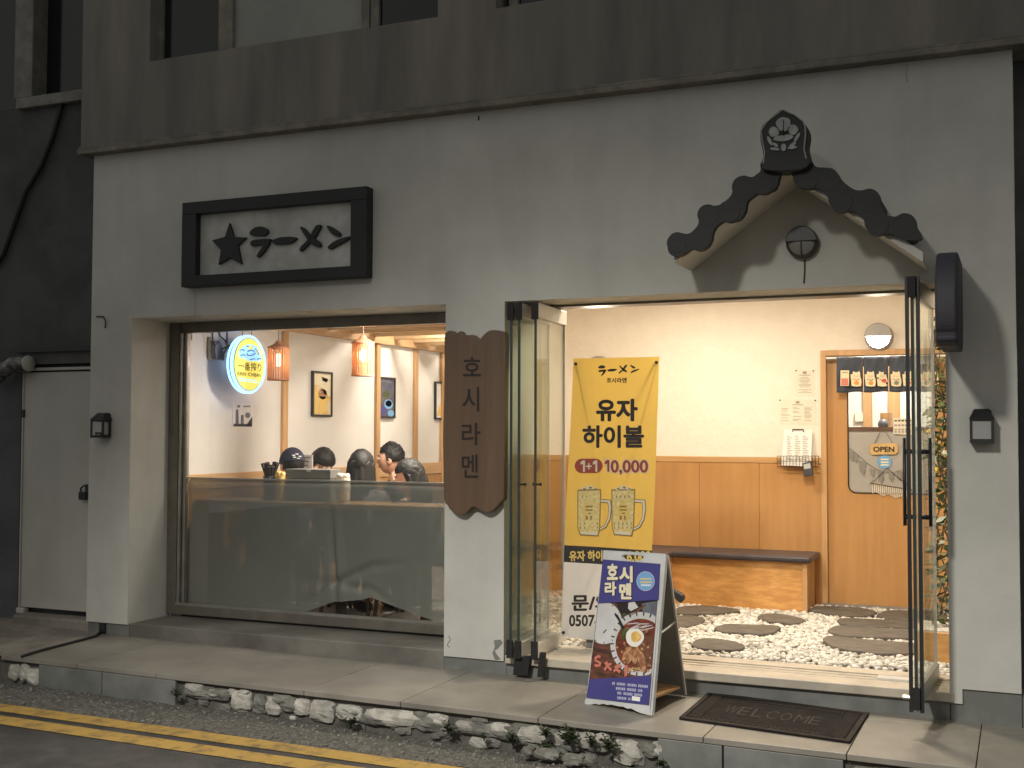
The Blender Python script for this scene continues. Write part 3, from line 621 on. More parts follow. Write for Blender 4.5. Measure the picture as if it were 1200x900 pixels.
def film(u, v):
    x = FX0 + (FX1 - FX0) * u; z0, z1 = 0.235, 1.155
    cx = 0.53 + 0.03 * (1 - v)
    lift = 0.13 * max(0, 1 - abs(u - 0.68) / 0.22) ** 1.2 + 0.035 * max(0, 1 - abs(u - 0.55) / 0.1)
    z = z0 + lift + (z1 - z0 - lift) * v
    d = u - cx; cr = 0.028 * math.exp(-(d / 0.010) ** 2) - 0.020 * math.exp(-((d - 0.022) / 0.014) ** 2)
    fold = 0
    for s_, a_ in ((0.9, 0.02), (-0.75, 0.016)):
        e = (v - 0.16) - s_ * (u - 0.56); fold += a_ * math.exp(-(e / 0.035) ** 2) * max(0, 1 - abs(u - 0.62) / 0.2)
    y = 0.475 + cr * (0.5 + 0.5 * math.sin(v * 5)) + fold + 0.004 * noise.noise((x * 3, z * 4, 0)) + (0.02 if v > 0.97 else 0)
    if u < 0.012: y += 0.015
    return (x + 0.01 * (1 - v) * math.sin(u * 9), y, z)
fo = MB().grid(film, 150, 50).build('tinted_film', M['film'], win, smooth=True)
MB().box(FX0, FX1, 0.452, 0.470, 1.150, 1.160).build('film_edge', M['alu'], win)

# folding glass doors parked at the left, and the swing door at the right
def glass_door(x0, y0, x1, y1, z0, z1, rail_m, label, railh=0.09, handle=False, thin=0.012):
    a, b = Vector((x0, y0, 0)), Vector((x1, y1, 0)); d = (b - a).normalized(); s = Vector((d.y, -d.x, 0))
    def bar(u0, u1, za, zb, t):
        L = (b - a).length; p = a + d * (u0 * L); q = a + d * (u1 * L)
        return [p - s * t + Vector((0, 0, za)), q - s * t + Vector((0, 0, za)), q - s * t + Vector((0, 0, zb)), p - s * t + Vector((0, 0, zb))], s * (2 * t)
    g = MB().prism(*bar(0.01, 0.99, z0 + railh - 0.01, z1 - railh + 0.01, thin / 2)).build('glass_door', M['glassg'], shop, label=label)
    MB().prism(*bar(0.0, 1.0, z1 - railh, z1, 0.017)).build('top_rail', rail_m, g, bevel=0.003)
    MB().prism(*bar(0.0, 1.0, z0, z0 + railh, 0.017)).build('bottom_rail', rail_m, g, bevel=0.003)
    MB().prism(*bar(0.0, 0.012, z0 + railh, z1 - railh, 0.0075)).build('front_edge', M['gedge'], g)
    MB().prism(*bar(0.988, 1.0, z0 + railh, z1 - railh, 0.0075)).build('back_edge', M['rail'], g)
    MB().prism(*bar(-0.03, -0.001, z1 - railh - 0.012, z1 + 0.002, 0.020)).build('end_cap', M['rubber'], g)
    MB().prism(*bar(-0.03, -0.001, z0 - 0.004, z0 + railh + 0.012, 0.020)).build('end_cap', M['rubber'], g)
    return g, a, b, d, s
gA = glass_door(-2.835, -0.06, -2.855, 0.47, 0.15, 2.28, M['rail'], 'leftmost parked folding leaf, closest to the pier')
gB = glass_door(-2.785, -0.055, -2.805, 0.48, 0.15, 2.28, M['rail'], 'middle parked folding leaf')
gC = glass_door(-2.682, -0.045, -2.716, 0.53, 0.15, 2.28, M['rail'], 'rightmost parked folding leaf, its pale rails in full view')
for g, x in ((gB, -2.80), (gC, -2.70)):
    p = oy(604 if g is gB else 629, 568, -0.05)
    MB().lathe([(0.004, -0.03), (0.010, -0.028), (0.010, -0.018), (0.005, -0.014), (0.005, 0.014), (0.010, 0.018), (0.010, 0.028), (0.004, 0.03)], (x + 0.012, 0.0, p.z), (1, 0, 0), 10).build('door_knob', M['black'], g[0])
gD = glass_door(-0.497, -0.41, -0.452, 0.35, 0.14, 2.28, M['railg'], 'grey framed glass swing door standing open')
p0 = gD[1]; dd = gD[3]; ss = gD[4]
MB().prism([p0 + dd * 0.0 - ss * 0.034 + Vector((0, 0, 0.12)), p0 + dd * 0.03 - ss * 0.034 + Vector((0, 0, 0.12)), p0 + dd * 0.03 - ss * 0.034 + Vector((0, 0, 2.285)), p0 - ss * 0.034 + Vector((0, 0, 2.285))], ss * 0.016).build('edge_profile', M['black'], gD[0])
MB().prism([p0 + dd * 0.0 + ss * 0.018 + Vector((0, 0, 0.12)), p0 + dd * 0.03 + ss * 0.018 + Vector((0, 0, 0.12)), p0 + dd * 0.03 + ss * 0.018 + Vector((0, 0, 2.285)), p0 + ss * 0.018 + Vector((0, 0, 2.285))], ss * 0.016).build('edge_profile', M['black'], gD[0])
MB().prism([p0 + dd * 0.004 - ss * 0.006 + Vector((0, 0, 0.12)), p0 + dd * 0.03 - ss * 0.006 + Vector((0, 0, 0.12)), p0 + dd * 0.03 - ss * 0.006 + Vector((0, 0, 2.285)), p0 + dd * 0.004 - ss * 0.006 + Vector((0, 0, 2.285))], ss * 0.012).build('edge_profile', M['alu'], gD[0])
for sgn, lab in ((-1, 'left'), (1, 'right')):
    c = p0 + dd * 0.12 + ss * (0.062 * sgn); h = MB()
    h.tube([c + Vector((0, 0, 1.03)), c + Vector((0, 0, 1.475))], 0.009, 10)
    for z in (1.075, 1.405): h.tube([p0 + dd * 0.12 + ss * (0.008 * sgn) + Vector((0, 0, z)), c + Vector((0, 0, z))], 0.012, 8)
    h.build('pull_handle', M['black'], gD[0], smooth=True)
MB().tube([p0 - ss * 0.03 + dd * 0.01 + Vector((0, 0, 0.19)), p0 - ss * 0.065 + dd * 0.01 + Vector((0, 0, 0.19))], 0.012, 8).build('floor_bolt', M['alu'], gD[0])
# rubber feet hanging under the parked doors
for i, pl in enumerate(([(735, 545), (850, 530), (830, 672), (725, 668)], [(912, 508), (950, 510), (938, 685), (895, 682)])):
    MB().prism([oy(480 + x / 6, 680 + y / 6, -0.045 - 0.02 * i) for x, y in pl], (0, 0.03, 0)).build('rubber_stop', M['rubber'], None, bevel=0.004,
        label=['wide black rubber stop hanging below the parked glass doors', 'narrow black rubber stop hanging right of the wide one'][i], cat='door stop', group='rubber stops under the folding doors')

# ================================================================== NEIGHBOURS
nb = empty('neighbour_building', (-9, 0.3, 0), 'dark neighbouring building at the left with a pale side door', 'building')
ny = 0.22
c0 = oy(27, 425, ny); q0_ = oy(18, 128, ny - 0.06)
nx = [-16, -7.62, -6.94, -6.10]; 
MB().box(-16, -7.06, ny, ny + 0.3, 0.0, 2.03).build('wall', M['nwall2'], nb)
MB().box(-16, -6.1, ny - 0.0, ny + 0.3, 2.03, q0_.z + 0.02).build('upper_wall', M['nwall'], nb)
MB().box(-7.06, -6.1, ny + 0.05, ny + 0.35, 0.0, 2.03).build('recess_wall', M['nwall2'], nb)
q0, q1 = oy(18, 128, ny - 0.06), oy(102, 108, ny - 0.06)
MB().box(q0.x, -6.1, ny - 0.06, ny + 0.2, q0.z, q0.z + 0.085).build('window_sill', M['ntrim'], nb, bevel=0.008)
a, b_ = oy(17, 60, ny - 0.05).x, oy(38, 60, ny - 0.05).x
MB().box(a, b_, ny - 0.05, ny + 0.2, q0.z + 0.087, 6.4).build('window_jamb', M['ntrim'], nb, bevel=0.006)
MB().box(b_, -6.1, ny + 0.1, ny + 0.2, q0.z + 0.087, 6.4).build('window', M['dkglass'], nb)
MB().box(-16, a, ny, ny + 0.3, q0_.z + 0.022, 6.4).build('tower_wall', M['dkglass'], nb)
# drooping cable
MB().tube([oy(x, y, ny - 0.03) for x, y in ((74, 116), (62, 160), (48, 195), (30, 225), (16, 265), (4, 298), (-8, 315))], 0.02, 8).build('cable_bundle', M['cable'], None, smooth=True, label='thick black cable bundle slanting down the dark neighbouring wall', cat='cable')
# white steel door
dr = empty('steel_door', (-6.7, ny, 0.15), 'plain off-white steel door left of the shop front', 'door')
a, b2 = oy(28, 500, ny - 0.02), oy(108, 500, ny - 0.02)
zt, zb = oy(60, 436, ny - 0.02).z, oy(60, 714, ny - 0.02).z
MB().box(a.x, -6.17, ny - 0.02, ny + 0.03, zb, zt).build('door_panel', M['white_metal'], dr, bevel=0.004)
MB().box(a.x - 0.02, -6.17, ny - 0.035, ny + 0.03, zt + 0.012, zt + 0.035).build('door_head', M['white_metal'], dr, bevel=0.004)
MB().box(a.x - 0.012, a.x - 0.002, ny - 0.03, ny + 0.03, zb, zt + 0.01).build('door_jamb', M['white_metal'], dr)
MB().box(a.x - 0.03, a.x + 0.05, ny - 0.04, ny + 0.02, zb - 0.05, zb - 0.004).build('hinge_foot', M['white_metal'], dr, bevel=0.01)
MB().box(a.x - 0.01, a.x + 0.01, ny - 0.034, ny - 0.021, 1.60, 1.66).build('hinge', M['black'], dr)
MB().box(a.x - 0.01, -6.17, ny - 0.05, ny + 0.1, zt + 0.06, zt + 0.15).build('lintel', M['nwallr'], nb)
MB().box(a.x - 0.06, -6.17, ny - 0.08, ny + 0.1, zt + 0.15, zt + 0.185).build('lintel_cap', M['black'], nb)
pl = oy(98, 577, ny - 0.05)
lk = empty('padlock', pl, 'small black padlock on the edge of the off-white steel door', 'padlock')
MB().box(pl.x - 0.035, pl.x + 0.035, pl.y - 0.02, pl.y + 0.012, pl.z - 0.055, pl.z + 0.005).build('lock_body', M['black'], lk, bevel=0.008)
MB().tube([pl + Vector((-0.025, 0, 0.0)), pl + Vector((-0.028, 0, 0.03)), pl + Vector((0.0, 0, 0.05)), pl + Vector((0.03, 0, 0.04)), pl + Vector((0.03, 0, 0.0))], 0.007, 6).build('shackle', M['black'], lk)
MB().box(pl.x + 0.02, pl.x + 0.06, pl.y - 0.008, pl.y + 0.02, pl.z - 0.02, pl.z + 0.06).build('hasp', M['black'], lk)
st = MB().grid(lambda u, v: (0, 0, 0), 1, 1)
sa, sb = oy(19, 720, 0.1), oy(101, 740, 0.1)
MB().box(sa.x, -6.18, 0.06, 0.24, 0.02, 0.125).build('door_step', M['concrete'], None, bevel=0.015, label='worn concrete step under the off-white steel door', cat='step')
du = MB(); rs = []; ps = []
for i in range(15):
    t = i / 14; x = -14 + t * 46; y = 452 - 26 * math.sin(min(1, t * 1.25) * math.pi / 2); ps.append(oy(x, y, ny - 0.12)); rs.append(0.058 + 0.008 * math.sin(i * 2.3))
du.tube(ps, rs, 14); du.build('insulated_duct', M['foil'], None, smooth=True, label='crinkled silver insulated pipe above the grey wall at the far left', cat='pipe')
MB().lathe([(0.058, -0.012), (0.062, 0), (0.058, 0.012)], oy(33, 426, ny - 0.12), (1, 0, 0), 14).build('pipe_collar', M['white_metal'], None, smooth=True, label='pale collar where the silver pipe enters the wall', cat='pipe collar')
rb = empty('side_building', (0.8, 0.4, 0), 'dark grey side wall at the right edge', 'building')
MB().box(-0.019, 2.5, 0.22, 0.6, 0.167, 3.495).build('wall', M['nwallr'], rb)
# cable on the pavement
MB().tube([Vector((p.x, p.y, zs(p.x) + 0.010)) for p in [oz(x, y, 0.05) for x, y in ((121, 741), (112, 748), (98, 752), (75, 758), (48, 765), (25, 772))]], 0.009, 6).build('ground_cable', M['cable'], None, smooth=True, label='thin black cable lying across the pavement at the far left', cat='cable')
MB().box(oy(116, 735).x, oy(123, 735).x, 0.0, 0.02, 0.06, 0.135).build('drain_hole', M['black'], shop)

# ================================================================== FACADE FITTINGS
# framed name sign
sg = empty('name_sign', (-4.57, -0.03, 2.49), 'black framed name sign with a star and brush lettering, above the big window', 'sign')
x0, x1, z0, z1 = -5.305, -3.838, 2.49, 3.075
sx = lambda v: v
t_ = 0.118
sy0, sy1 = -0.085, 0.0
MB().box(x0, x1, sy0, sy1, z1 - 0.085, z1).build('frame_rail', M['signblk'], sg, bevel=0.004)
MB().box(x0, x1, sy0, sy1, z0, z0 + 0.075).build('frame_rail', M['signblk'], sg, bevel=0.004)
MB().box(x0, x0 + t_, sy0 + 0.002, sy1, z0 + 0.075, z1 - 0.085).build('frame_stile', M['signblk'], sg)
MB().box(x1 - t_, x1, sy0 + 0.002, sy1, z0 + 0.075, z1 - 0.085).build('frame_stile', M['signblk'], sg)
MB().box(x0 + t_, x1 - t_, -0.03, 0.0, z0 + 0.075, z1 - 0.085).build('sign_panel', M['signpan'], sg)
for k, ps in STROKES.items():
    mb = MB()
    for p in ps: mb.prism([oy(200 + x / 3.529, 200 + y / 3.529, -0.031) for x, y in (p if k == 'star' else catmull(p))], (0, -0.022, 0))
    mb.build('star' if k == 'star' else 'brush_character', M['signblk'], sg, bevel=0.002)
# wooden board sign on the pier
bd = empty('wooden_sign', (-3.11, -0.04, 0.99), 'brown wooden plank sign with wavy ends and carved letters, on the pier', 'sign')
OUT = [(22, 60), (28, 40), (45, 28), (60, 34), (75, 44), (95, 30), (105, 45), (135, 50), (150, 48), (165, 60), (180, 72), (192, 60), (205, 45), (230, 28), (265, 27), (290, 35), (303, 60), (301, 300), (298, 600), (295, 790),
       (285, 810), (250, 850), (220, 865), (190, 855), (165, 840), (145, 842), (120, 868), (98, 875), (65, 862), (35, 830), (20, 800), (17, 640), (15, 500), (20, 340), (22, 200)]
BF = lambda x, y, Y: oy(515 + x / 3.918, 380 + y / 3.918, Y)
MB().prism([BF(x, y, -0.065) for x, y in catmull(OUT, 2)], (0, 0.06, 0)).build('board', M['board'], bd, bevel=0.008)
for ch, bx in (('호', (108, 150, 190, 238)), ('시', (105, 287, 182, 400)), ('라', (102, 452, 188, 555)), ('멘', (102, 597, 177, 705))):
    lettering(ch, lambda u, v: BF(u, v, -0.0675), bx, M['boardink'], bd, 'carved_character', bold=0.012)
# gable canopy
GY = -0.43
G = lambda x, y, Y=GY: oy(760 + x / 3.3333, 100 + y / 3.3333, Y)
gb = empty('entrance_gable', (-1.1, -0.2, 2.42), 'small gabled canopy with black scalloped tile edge and a flower crest, above the entrance', 'canopy')
UPR = [(115, 668), (90, 664), (76, 645), (75, 615), (86, 585), (110, 573), (135, 578), (160, 578), (190, 550), (198, 520), (205, 485), (230, 466), (260, 470), (290, 460), (325, 425), (330, 385), (350, 359), (375, 352), (405, 358), (437, 335), (440, 300),
       (500, 270), (560, 270), (625, 290), (655, 318), (695, 322), (735, 340), (757, 372), (800, 405), (830, 410), (860, 405), (890, 425), (905, 470), (930, 505), (965, 512), (990, 500), (1018, 502), (1035, 520), (1050, 555), (1068, 585), (1062, 602)]
LWR = [(1030, 604), (1000, 600), (975, 590), (940, 578), (900, 585), (865, 575), (845, 545), (838, 515), (800, 490), (770, 493), (735, 490), (710, 470), (700, 440), (690, 420), (655, 400), (625, 403), (590, 400), (570, 380), (558, 345), (548, 332), (522, 333), (512, 355), (500, 395), (480, 412),
       (430, 420), (405, 435), (385, 455), (378, 490), (360, 520), (335, 530), (300, 528), (270, 545), (252, 570), (245, 605), (225, 635), (195, 642), (165, 640), (140, 658)]
MB().prism([G(x, y) for x, y in catmull(UPR + LWR)], (0, 0.05, 0)).build('scalloped_edge', M['ptile'], gb)
for lx, ly, lr in ((108, 616, 33), (232, 506, 37), (370, 398, 40), (700, 366, 40), (862, 448, 40), (1003, 544, 40), (196, 604, 37), (314, 492, 38), (446, 382, 38), (620, 360, 40), (752, 452, 40), (892, 542, 40)):
    lr *= 1.12; MB().prism([G(lx + lr * math.cos(math.pi * k / 14), ly + lr * math.sin(math.pi * k / 14), GY - (0.0015 if ly in (616, 506, 398, 366, 448, 544) else 0.0035)) for k in range(28)], (0, 0.049, 0)).build('tile_end', M['ptile'], gb)
def slabp(a, b, th=0.05):
    a, b = G(*a, GY + 0.052), G(*b, GY + 0.052); a0, b0 = a.copy(), b.copy()
    return MB().prism([a0, b0, b0 + Vector((0, 0, th)), a0 + Vector((0, 0, th))], (0, -(GY + 0.052) - 0.001, 0))
slabp((100, 692), (537, 338)).build('soffit', M['paint'], gb)
slabp((538, 338), (1072, 690)).build('soffit', M['paint'], gb)
for (bx_, by_) in ((108, 612), (232, 505), (372, 392), (700, 385), (866, 450), (1003, 545)):
    c = G(bx_, by_, GY + 0.05); MB().tube([c, Vector((c.x, -0.001, c.z))], 0.047, 12).build('roof_roll', M['ptile'], gb, smooth=False)
CR = [(440, 320), (447, 270), (437, 215), (438, 172), (455, 145), (490, 115), (525, 92), (560, 112), (592, 130), (616, 160), (622, 195), (616, 235), (625, 275), (632, 300), (600, 330), (480, 335)]
cr = MB().prism([G(x, y, GY - 0.045) for x, y in catmull(CR)], (0, 0.12, 0)).build('crest', M['ptile'], gb, bevel=0.006)
E2 = lambda x, y, Y=GY - 0.048: oy(880 + x / 8.178, 110 + y / 8.178, Y)
MB().tube([E2(x, y) for x, y in ((118, 668), (130, 560), (107, 440), (97, 350), (160, 262), (235, 205), (305, 152), (420, 202), (500, 265), (520, 320), (522, 400), (508, 530), (530, 620))], 0.0035, 6).build('crest_rim', M['emblem'], cr)
for pl in (ell(312, 292, 70, 70, 18, 0, 0.05), ell(222, 366, 52, 50, 16, 0.3, 0.05), ell(405, 345, 48, 52, 16, -0.3, 0.05), ell(312, 425, 98, 32, 16, -0.12, 0.05), ell(182, 452, 52, 17, 10, 1.1), ell(235, 490, 34, 16, 10, 0.6), ell(232, 530, 48, 16, 10, 0.1),
           ell(442, 420, 56, 17, 10, -1.05), ell(402, 488, 40, 16, 10, -0.6), ell(398, 516, 48, 16, 10, -0.15), ell(314, 515, 26, 38, 12)):
    MB().prism([E2(x, y) for x, y in pl], (0, -0.006, 0)).build('petal', M['emblem'], cr, bevel=0.002)
for ln in (((312, 250), (312, 400)), ((250, 320), (300, 395)), ((370, 310), (325, 395)), ((300, 340), (316, 400))):
    MB().tube([E2(x, y, GY - 0.055) for x, y in ln], 0.002, 4).build('petal_vein', M['ptile'], cr)
# unlit round lamp under the gable
def round_lamp(c, r, y0, label, lit, hood):
    e = empty('round_wall_lamp', Vector((c.x, y0, c.z - r)), label, 'wall lamp', 'round wall lamps')
    MB().lathe([(r, 0), (r, 0.03), (r * 0.97, 0.045), (r * 0.6, 0.05)], (c.x, y0, c.z), (0, -1, 0), 32).build('base_ring', M[hood], e, smooth=True)
    def dome(q):
        q = q.copy(); q.y = -abs(q.y) if q.y < 0 else q.y * 0.02; return q
    MB().ball((c.x, y0 - 0.040, c.z), (r * 0.86, 0.022, r * 0.86), 28, 18, dome).build('lens', M['lens' if lit else 'lampglass'], e, smooth=True)
    mb = MB(); n = 24; ro, yi = r * 0.99, 0.075
    arc = [(math.cos(math.pi * i / n), math.sin(math.pi * i / n)) for i in range(n + 1)]
    poly = [Vector((c.x + ro * a, y0 - 0.03, c.z + ro * b)) for a, b in arc]
    mb.prism(poly, (0, -0.038, 0)); mb.build('hood', M[hood], e, bevel=0.006)
    MB().tube([(c.x, y0 - 0.068, c.z), (c.x, y0 - 0.064, c.z - r * 0.6), (c.x, y0 - 0.045, c.z - r * 0.98)], 0.004, 6).build('guard_bar', M[hood], e)
    return e
rl = round_lamp(oy(941, 285), 0.088, 0.0, 'unlit round lamp with dark hood on the wall under the gable', False, 'lamph')
MB().tube([oy(943, 304, -0.006), oy(943, 318, -0.004), oy(942, 332, -0.006)], 0.004, 6).build('lamp_cable', M['cable'], rl)
# projecting sign seen edge-on
ps_ = empty('projecting_sign', (-0.345, -0.3, 1.95), 'dark projecting sign box seen edge-on at the right of the entrance', 'sign')
zt_, zb_ = oy(1110, 296, -0.45).z, oy(1110, 405, -0.62).z
prof = [(-0.03, zt_), (-0.45, zt_), (-0.52, zt_ - 0.012), (-0.58, zt_ - 0.045), (-0.63, zt_ - 0.10), (-0.665, zt_ - 0.17), (-0.685, zt_ - 0.25), (-0.69, zt_ - 0.34), (-0.675, zb_ + 0.06), (-0.62, zb_), (-0.12, zb_), (-0.06, zb_ + 0.05), (-0.03, zb_ + 0.15)]
MB().prism([(-0.372, y, z) for y, z in prof[:2] + catmull(prof, 4)[8:36] + prof[9:]], (0.098, 0, 0)).build('sign_box', M['psign'], ps_, bevel=0.012)
MB().box(-0.345, -0.30, -0.03, 0.0, 2.1, 2.4).build('bracket', M['black'], ps_)
# wall lanterns
def lantern(c, label):
    e = empty('wall_lantern', Vector((c.x, 0, c.z - 0.09)), label, 'wall lantern', 'small black wall lanterns')
    w_, x, z = 0.058, c.x, c.z; yb, yf = -0.012, -0.092
    MB().box(x - w_ * 0.8, x + w_ * 0.8, yb, 0, z - 0.085, z + 0.085).build('back_plate', M['black'], e, bevel=0.004)
    mb = MB()
    for sx_ in (-1, 1):
        for yy in (yf, yb - 0.012): mb.box(x + sx_ * (w_ - 0.007) - 0.006, x + sx_ * (w_ - 0.007) + 0.006, yy, yy + 0.012, z - 0.065, z + 0.03)
    mb.box(x - w_, x + w_, yf, yb, z - 0.085, z - 0.066); mb.box(x - w_, x + w_, yf, yb, z + 0.03, z + 0.04); mb.build('cage', M['black'], e)
    t = [Vector((x - w_ * 1.05, yf - 0.01, z + 0.04)), Vector((x + w_ * 1.05, yf - 0.01, z + 0.04)), Vector((x + w_ * 1.05, yb + 0.012, z + 0.04)), Vector((x - w_ * 1.05, yb + 0.012, z + 0.04))]
    u = [Vector((x - w_ * 0.62, yf + 0.045, z + 0.092)), Vector((x + w_ * 0.62, yf + 0.045, z + 0.092)), Vector((x + w_ * 0.62, yb + 0.01, z + 0.092)), Vector((x - w_ * 0.62, yb + 0.01, z + 0.092))]
    MB().add(t + u, [(0, 3, 2, 1), (4, 5, 6, 7), (0, 1, 5, 4), (1, 2, 6, 5), (2, 3, 7, 6), (3, 0, 4, 7)]).build('roof', M['black'], e, bevel=0.003)
    MB().box(x - w_ + 0.012, x + w_ - 0.012, yf + 0.006, yb - 0.01, z - 0.064, z + 0.028).build('lantern_glass', M['lantg'], e)
    return e
lantern((oy(1151, 500, 0) + oy(1151, 500, 0)) / 2, 'black wall lantern on the white wall right of the entrance')
ll = lantern(oy(124, 499), 'black wall lantern with a bent arm, on the white wall left of the window')
MB().tube([oy(119, 508, -0.1), oy(112, 507.5, -0.14), oy(113, 511, -0.13)], 0.008, 6).build('bent_arm', M['black'], ll)

# ================================================================== VESTIBULE
YB = 2.85; ZG = 0.165; ZC = 2.72
LX = -4.47
vw = MB().box(-5.2, 0.2, YB + 0.03, YB + 0.1, 1.31, ZC).box(-5.2, -1.44, YB + 0.03, YB + 0.1, 0.0, 1.31).box(-1.44, 0.2, YB + 0.031, YB + 0.1, 2.14, ZC)
vw = MB(); 
vw.box(LX - 0.2, -1.445, YB, YB + 0.1, 0.0, ZC); vw.box(-1.445, 0.3, YB, YB + 0.1, 2.145, ZC)
vw = vw.build('vestibule_wall', M['plaster'], kind='structure')
MB().box(LX - 0.2, 0.3, 0.452, YB + 0.1, ZC, ZC + 0.05).build('vestibule_ceiling', M['plaster'], kind='structure')
# side partition between the dining room and the vestibule
PA, PB = Vector((-3.36, 0.452, 0)), Vector((LX, YB + 0.05, 0))
pd = (PB - PA).normalized(); pn = Vector((pd.y, -pd.x, 0))
part = MB().prism([PA - pn * 0.04, PB - pn * 0.04, PB - pn * 0.04 + Vector((0, 0, ZC)), PA - pn * 0.04 + Vector((0, 0, ZC))], pn * 0.08).build('partition_wall', M['plaster'], kind='structure')
MB().box(-0.30, -0.2, 0.452, YB, 0.0, ZC).build('right_vestibule_wall', M['plaster'], kind='structure')
MB().box(LX, -0.25, 0.432, YB + 0.09, 0.05, ZG - 0.03).build('gravel_base', M['bed'], kind='structure')
# wainscot panels
px_ = [LX - 0.05, -3.90, -3.405, -2.91, -2.417, -1.93, -1.445]
for a, b in zip(px_[:-1], px_[1:]):
    MB().box(a + 0.0011, b - 0.0011, YB - 0.012, YB, 0.12, 1.255).build('wainscot_panel', M['oak'], vw, bevel=0.001)
MB().box(px_[0], -1.445, YB - 0.016, YB, 1.257, 1.305).build('wainscot_rail', M['oakx'], vw, bevel=0.003)
a, b = PA + pd * 0.05 + pn * 0.04, PB + pn * 0.04
MB().prism([a, b, b + Vector((0, 0, 1.3)), a + Vector((0, 0, 1.3))], pn * 0.012).build('wainscot_panel', M['oak'], part)
# pebbles and slates
slates = []
def slate(pxs, label):
    pts = [oz(x, y, ZG + 0.014) for x, y in pxs]; c = sum(pts, Vector()) / len(pts)
    # smooth the outline a little
    out = []
    for i in range(len(pts)):
        a, b = pts[i], pts[(i + 1) % len(pts)]; out += [a.lerp(b, 0.22), a.lerp(b, 0.78)]
    out2 = []
    for p in out:
        k = 1 + 0.05 * noise.noise(p * 6) + 0.025 * noise.noise(p * 19); out2.append(c + (p - c) * k)
    MB().prism(out2, (0, 0, -0.05)).build('stepping_stone', M['slate'], None, bevel=0.008, label=label, cat='stepping stone', group='slate stepping stones in the pebbles')
    slates.append(out2)
K = lambda x, y: (780 + x / 4.0, 690 + y / 4.0)
for pxs, lab in (([(38, 102), (60, 80), (200, 76), (345, 92), (350, 105), (200, 116), (60, 118)], 'slate stepping stone in front of the bench, farthest left row'),
    ([(-40, 125), (120, 122), (190, 135), (175, 158), (90, 178), (-40, 170)], 'slate half hidden behind the folding street sign'),
    ([(425, 135), (450, 115), (540, 114), (640, 135), (662, 148), (620, 162), (500, 152)], 'slate just right of the bench end, alone among pebbles'),
    ([(225, 180), (280, 162), (380, 165), (530, 170), (543, 180), (490, 212), (330, 205), (240, 195)], 'slate in the middle of the bed, between the bench slate and the front one'),
    ([(112, 268), (140, 235), (200, 228), (320, 240), (378, 265), (340, 285), (200, 284)], 'slate nearest to the threshold, left part of the bed'),
    ([(665, 92), (720, 78), (900, 84), (1000, 104), (960, 126), (820, 122), (700, 104)], 'broad slate lying against the foot of the wooden door'),
    ([(985, 118), (1030, 100), (1120, 99), (1320, 104), (1320, 145), (1100, 142), (1010, 132)], 'slate at the foot of the wooden door, right of the broad one'),
    ([(800, 150), (815, 133), (1000, 142), (1320, 156), (1320, 186), (1000, 178), (840, 168)], 'long slate, second in the row leading up to the door'),
    ([(762, 196), (785, 170), (900, 176), (1180, 190), (1330, 200), (1330, 240), (1160, 232), (900, 222), (790, 212)], 'long slate, third in the row leading up to the door'),
    ([(730, 232), (760, 214), (900, 232), (1110, 248), (1320, 262), (1320, 296), (1060, 304), (880, 290), (780, 268)], 'long slate nearest the threshold in the row before the door')):
    slate([K(*p) for p in pxs], lab)
polys = [[((sum((q.x for q in s), 0) / len(s)) * 0.035 + p.x * 0.965, (sum((q.y for q in s), 0) / len(s)) * 0.035 + p.y * 0.965) for p in s] for s in slates]
def inside(x, y, poly):
    r = False; n = len(poly)
    for i in range(n):
        x1, y1 = poly[i]; x2, y2 = poly[(i + 1) % n]
        if (y1 > y) != (y2 > y) and x < (x2 - x1) * (y - y1) / (y2 - y1) + x1: r = not r
    return r
pts = []
for i in range(15000):
    x = random.uniform(-3.6, -0.31); y = random.uniform(0.436, YB - 0.03)
    if x < -0.44 * (y + 6.6) - 0.2 : continue
    if any(inside(x, y, p) for p in polys): 
        continue
    r = random.uniform(0.008, 0.021)
    pts.append((x, y, ZG - 0.016 + random.random() * 0.013, r * 1.35, r, r * 0.72, random.uniform(0, 6.3)))
scatter('white_pebbles', pts, M['pebble'], label='bed of small white pebbles around the slates')

# bench
bn = empty('bench', (-2.2, 2.2, ZG), 'plywood bench with a dark cushioned top along the orange wall', 'bench')
bx1 = -1.50
MB().box(-3.35, bx1, 2.42, 2.445, ZG - 0.02, 0.523).build('front_board', M['burl'], bn)
MB().box(bx1 - 0.04, bx1, 2.44, YB - 0.015, ZG - 0.02, 0.523).build('end_board', M['oakpost'], bn)
MB().box(bx1 - 0.022, bx1 + 0.012, 2.405, 2.455, ZG - 0.02, 0.523).build('corner_post', M['oakpost'], bn, bevel=0.002)
bl = oy(790, 655, 2.37)
MB().box(-3.3, -1.455, 2.37, YB - 0.018, 0.526, 0.574).build('cushion', M['cushion'], bn, bevel=0.016)
MB().box(-3.0, bl.x, 1.2, 2.367, 0.526, 0.574).build('cushion', M['cushion'], bn, bevel=0.016)
MB().box(-2.95, bl.x - 0.03, 1.25, 2.415, ZG - 0.02, 0.523).build('side_board', M['burl'], bn)
